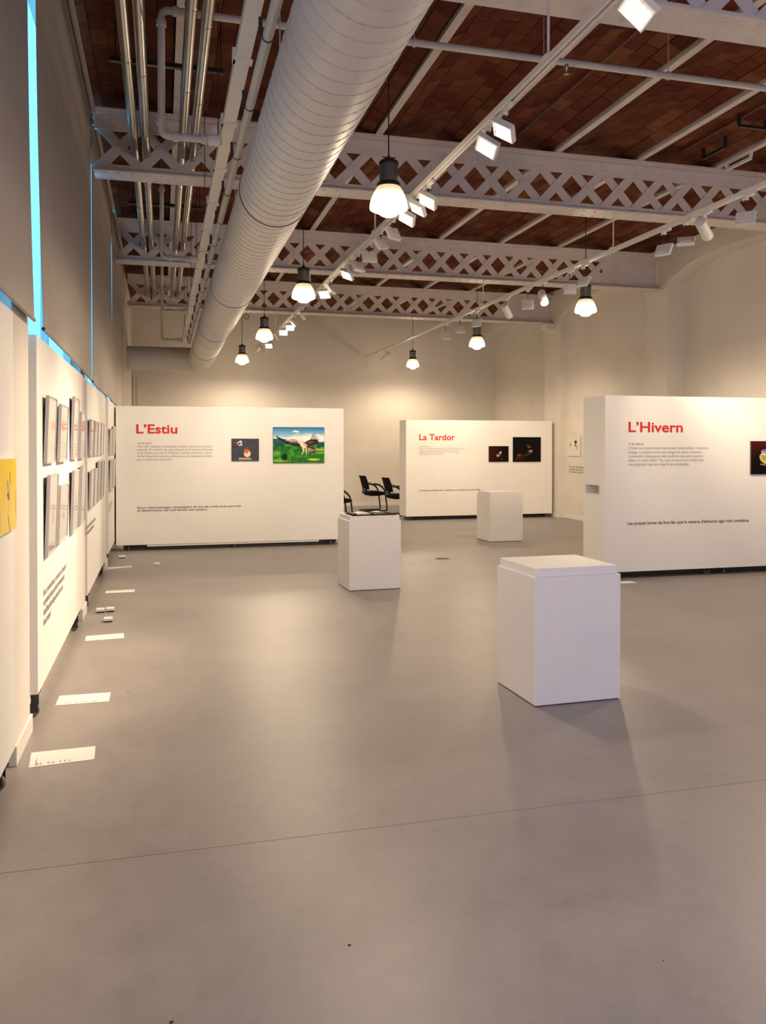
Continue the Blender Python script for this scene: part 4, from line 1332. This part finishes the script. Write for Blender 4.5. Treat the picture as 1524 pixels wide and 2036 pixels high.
# sprinkler branches: a long crosswise pipe in the near bay, a drop and a low branch in each bay
bays = [(6.2, 8.42, 'white sprinkler pipe crossing under the near vaults, with a drop at left'),
        (10.2, 0.60, 'white sprinkler drop in the second bay, left of the duct'),
        (14.2, 0.60, 'white sprinkler drop in the third bay, left of the duct'),
        (18.1, 0.60, 'white sprinkler drop farthest back, above the duct branch')]
for yb, xe, lb in bays:
    t = thing('sprinkler_pipe', (0, yb, 4.73), lb, 'pipe', 'sprinkler pipes left of the duct')
    MB().tube(rpath([(xe, 0, 0), (0.0, 0, 0), (0.0, 0, -0.90), (0.425, 0, -0.90)], 0.06, 6), 0.025 if xe < 1 else 0.027, 14).build('tube', M['pipe_paint'], t, smooth=True)
    for px, pz, ax in ((0.10, 0, 'X'), (0, -0.10, 'Z'), (0, -0.80, 'Z'), (0.10, -0.90, 'X'), (0.30, -0.90, 'X')):
        T = Matrix.Translation((px, 0, pz)) @ (Matrix.Rotation(PI / 2, 4, 'Y') if ax == 'X' else Matrix.Identity(4))
        MB().lathe([(0.027, -0.022), (0.036, -0.020), (0.036, 0.020), (0.027, 0.022)], 14, T, cap=False).build('coupling', M['pipe_paint'], t, smooth=True)
    MB().lathe([(0.030, -0.05), (0.042, -0.04), (0.042, 0.04), (0.030, 0.05)], 14, Matrix.Translation((0.375, 0, -0.90)) @ Matrix.Rotation(PI / 2, 4, 'Y')).box(0.355, 0.395, -0.012, 0.012, -0.86, -0.81).build('valve', M['white_metal'], t, smooth=False)
    if xe > 1:
        for px in (1.9, 3.0, 4.15, 5.3, 6.5, 7.6):
            T = Matrix.Translation((px, 0, 0)) @ Matrix.Rotation(PI / 2, 4, 'Y')
            MB().lathe([(0.027, -0.012), (0.034, -0.012), (0.034, 0.012), (0.027, 0.012)], 14, T, cap=False).tube([(px, 0, 0.03), (px, 0, 0.36)], 0.004, 6).build('pipe_hanger', M['pipe_paint'], t)
        for px in (2.98, 6.2):
            MB().lathe([(0.012, -0.10), (0.022, -0.096), (0.006, -0.085), (0.010, -0.06), (0.020, -0.045), (0.020, -0.02)], 10, Matrix.Translation((px + 0.22, 0, 0))).build('sprinkler_head', M['chrome'], t, smooth=True)

# shiny insulated pipes along the left wall, up in the girders
for i, (x, lb) in enumerate([(-0.26, 'shiny metal pipe nearest the left wall blinds'), (-0.15, 'shiny metal pipe, second from the left wall blinds'),
                             (0.20, 'shiny metal pipe, left one of the pair nearer the duct'), (0.31, 'shiny metal pipe, right one of the pair nearer the duct')]):
    t = thing('insulated_pipe', (x, 0, 4.58), lb, 'pipe', 'shiny insulated pipes passing through the girders')
    ye = 17.7 - 0.1 * i
    MB().tube([(0, -1.0, 0), (0, ye, 0)], 0.043, 18).build('jacket', M['chrome'], t, smooth=True)
    y = 1.3 + 0.22 * i
    while y < 17:
        T = Matrix.Translation((0, y, 0)) @ Matrix.Rotation(PI / 2, 4, 'X')
        MB().lathe([(0.043, -0.012), (0.0455, -0.008), (0.0455, 0.008), (0.043, 0.012)], 18, T, cap=False).build('jacket_band', M['chrome'], t, smooth=True)
        y += 1.35
t = thing('pipe_hanger_rail', (0.05, 6.9, 4.626), 'dark metal rail over the shiny pipes in the nearest bay', 'bracket', 'dark rails over the shiny pipes')
MB().box(-0.45, 0.45, -0.02, 0.02, 0.0, 0.036).build('rail', M['black'], t)
MB().tube([(-0.40, 0, 0.03), (-0.40, 0, 0.45)], 0.005, 6).build('hanger_rod', M['black'], t)
MB().tube([(0.42, 0, 0.03), (0.42, 0, 0.45)], 0.005, 6).build('hanger_rod', M['black'], t)
t2 = copy_tree(t); t2.location = (0.05, 10.9, 4.626); t2['label'] = 'dark metal rail over the shiny pipes in the second bay'

# small ceiling fittings
for i, (x, lb) in enumerate([(3.875, 'thin brown conduit along the vault beside the left track'), (5.98, 'thin brown conduit along the vault at far right')]):
    o = MB().tube([(0, 2.0, 0), (0, 8.68, 0)], 0.013, 8).build('ceiling_conduit', M['conduit'], smooth=True)
    o.location = (x + 0.02, 0, 5.105); tag(o, lb, 'conduit', 'brown conduits on the vaults')
def bracket(x, y, rz, ln, material, z, dz, label):
    t = thing('ceiling_bracket', (x, y, z), label, 'bracket', None, rz)
    MB().box(-ln / 2, ln / 2, -0.018, 0.018, 0, 0.03).build('bar', material, t)
    for s in (-1, 1):
        MB().box(s * ln / 2 - 0.015, s * ln / 2 + 0.015, -0.015, 0.015, 0.03, dz).build('foot', material, t)
bracket(6.10, 7.58, 0.0, 0.34, M['black'], 4.98, 0.13, 'black bracket on the brick vault at the right edge')
bracket(6.20, 8.35, PI / 2, 0.40, M['black'], 4.98, 0.13, 'black bracket on the vault just above the big girder')
bracket(6.532, 8.35, PI / 2, 0.42, M['white_metal'], 4.88, 0.085, 'white bracket hung below a joist above the big girder')
for i, (x, rr_) in enumerate([(-0.745, 0.014), (-0.69, 0.018), (-0.59, 0.012)]):
    o = MB().tube([(0, 0, 0), (0, 0, 3.2)], rr_, 8).build('wall_conduit', M['wall'], smooth=True)
    o.location = (x, YB - rr_, 0.1)
    tag(o, ['vertical conduit in the far left corner, nearest the blind', 'thicker vertical conduit, middle one in the far left corner', 'thin vertical conduit in the far left corner, farthest from the blind'][i], 'conduit', 'vertical conduits in the far corner')
for i, (x, y, lb) in enumerate([(2.04, 17.17, 'small ring hanging under the farthest girder'), ]):
    T = [(0.045 * math.cos(a), 0, 0.045 * math.sin(a)) for a in [2 * PI * k / 20 for k in range(21)]]
    o = MB().tube(T, 0.007, 6, cap=False).tube([(0, 0, 0.045), (0, 0, 0.10)], 0.004, 6).build('hanging_ring', M['black'], smooth=True)
    o.location = (x - 0.37, y, 4.335 - 0.10); tag(o, lb, 'ring')
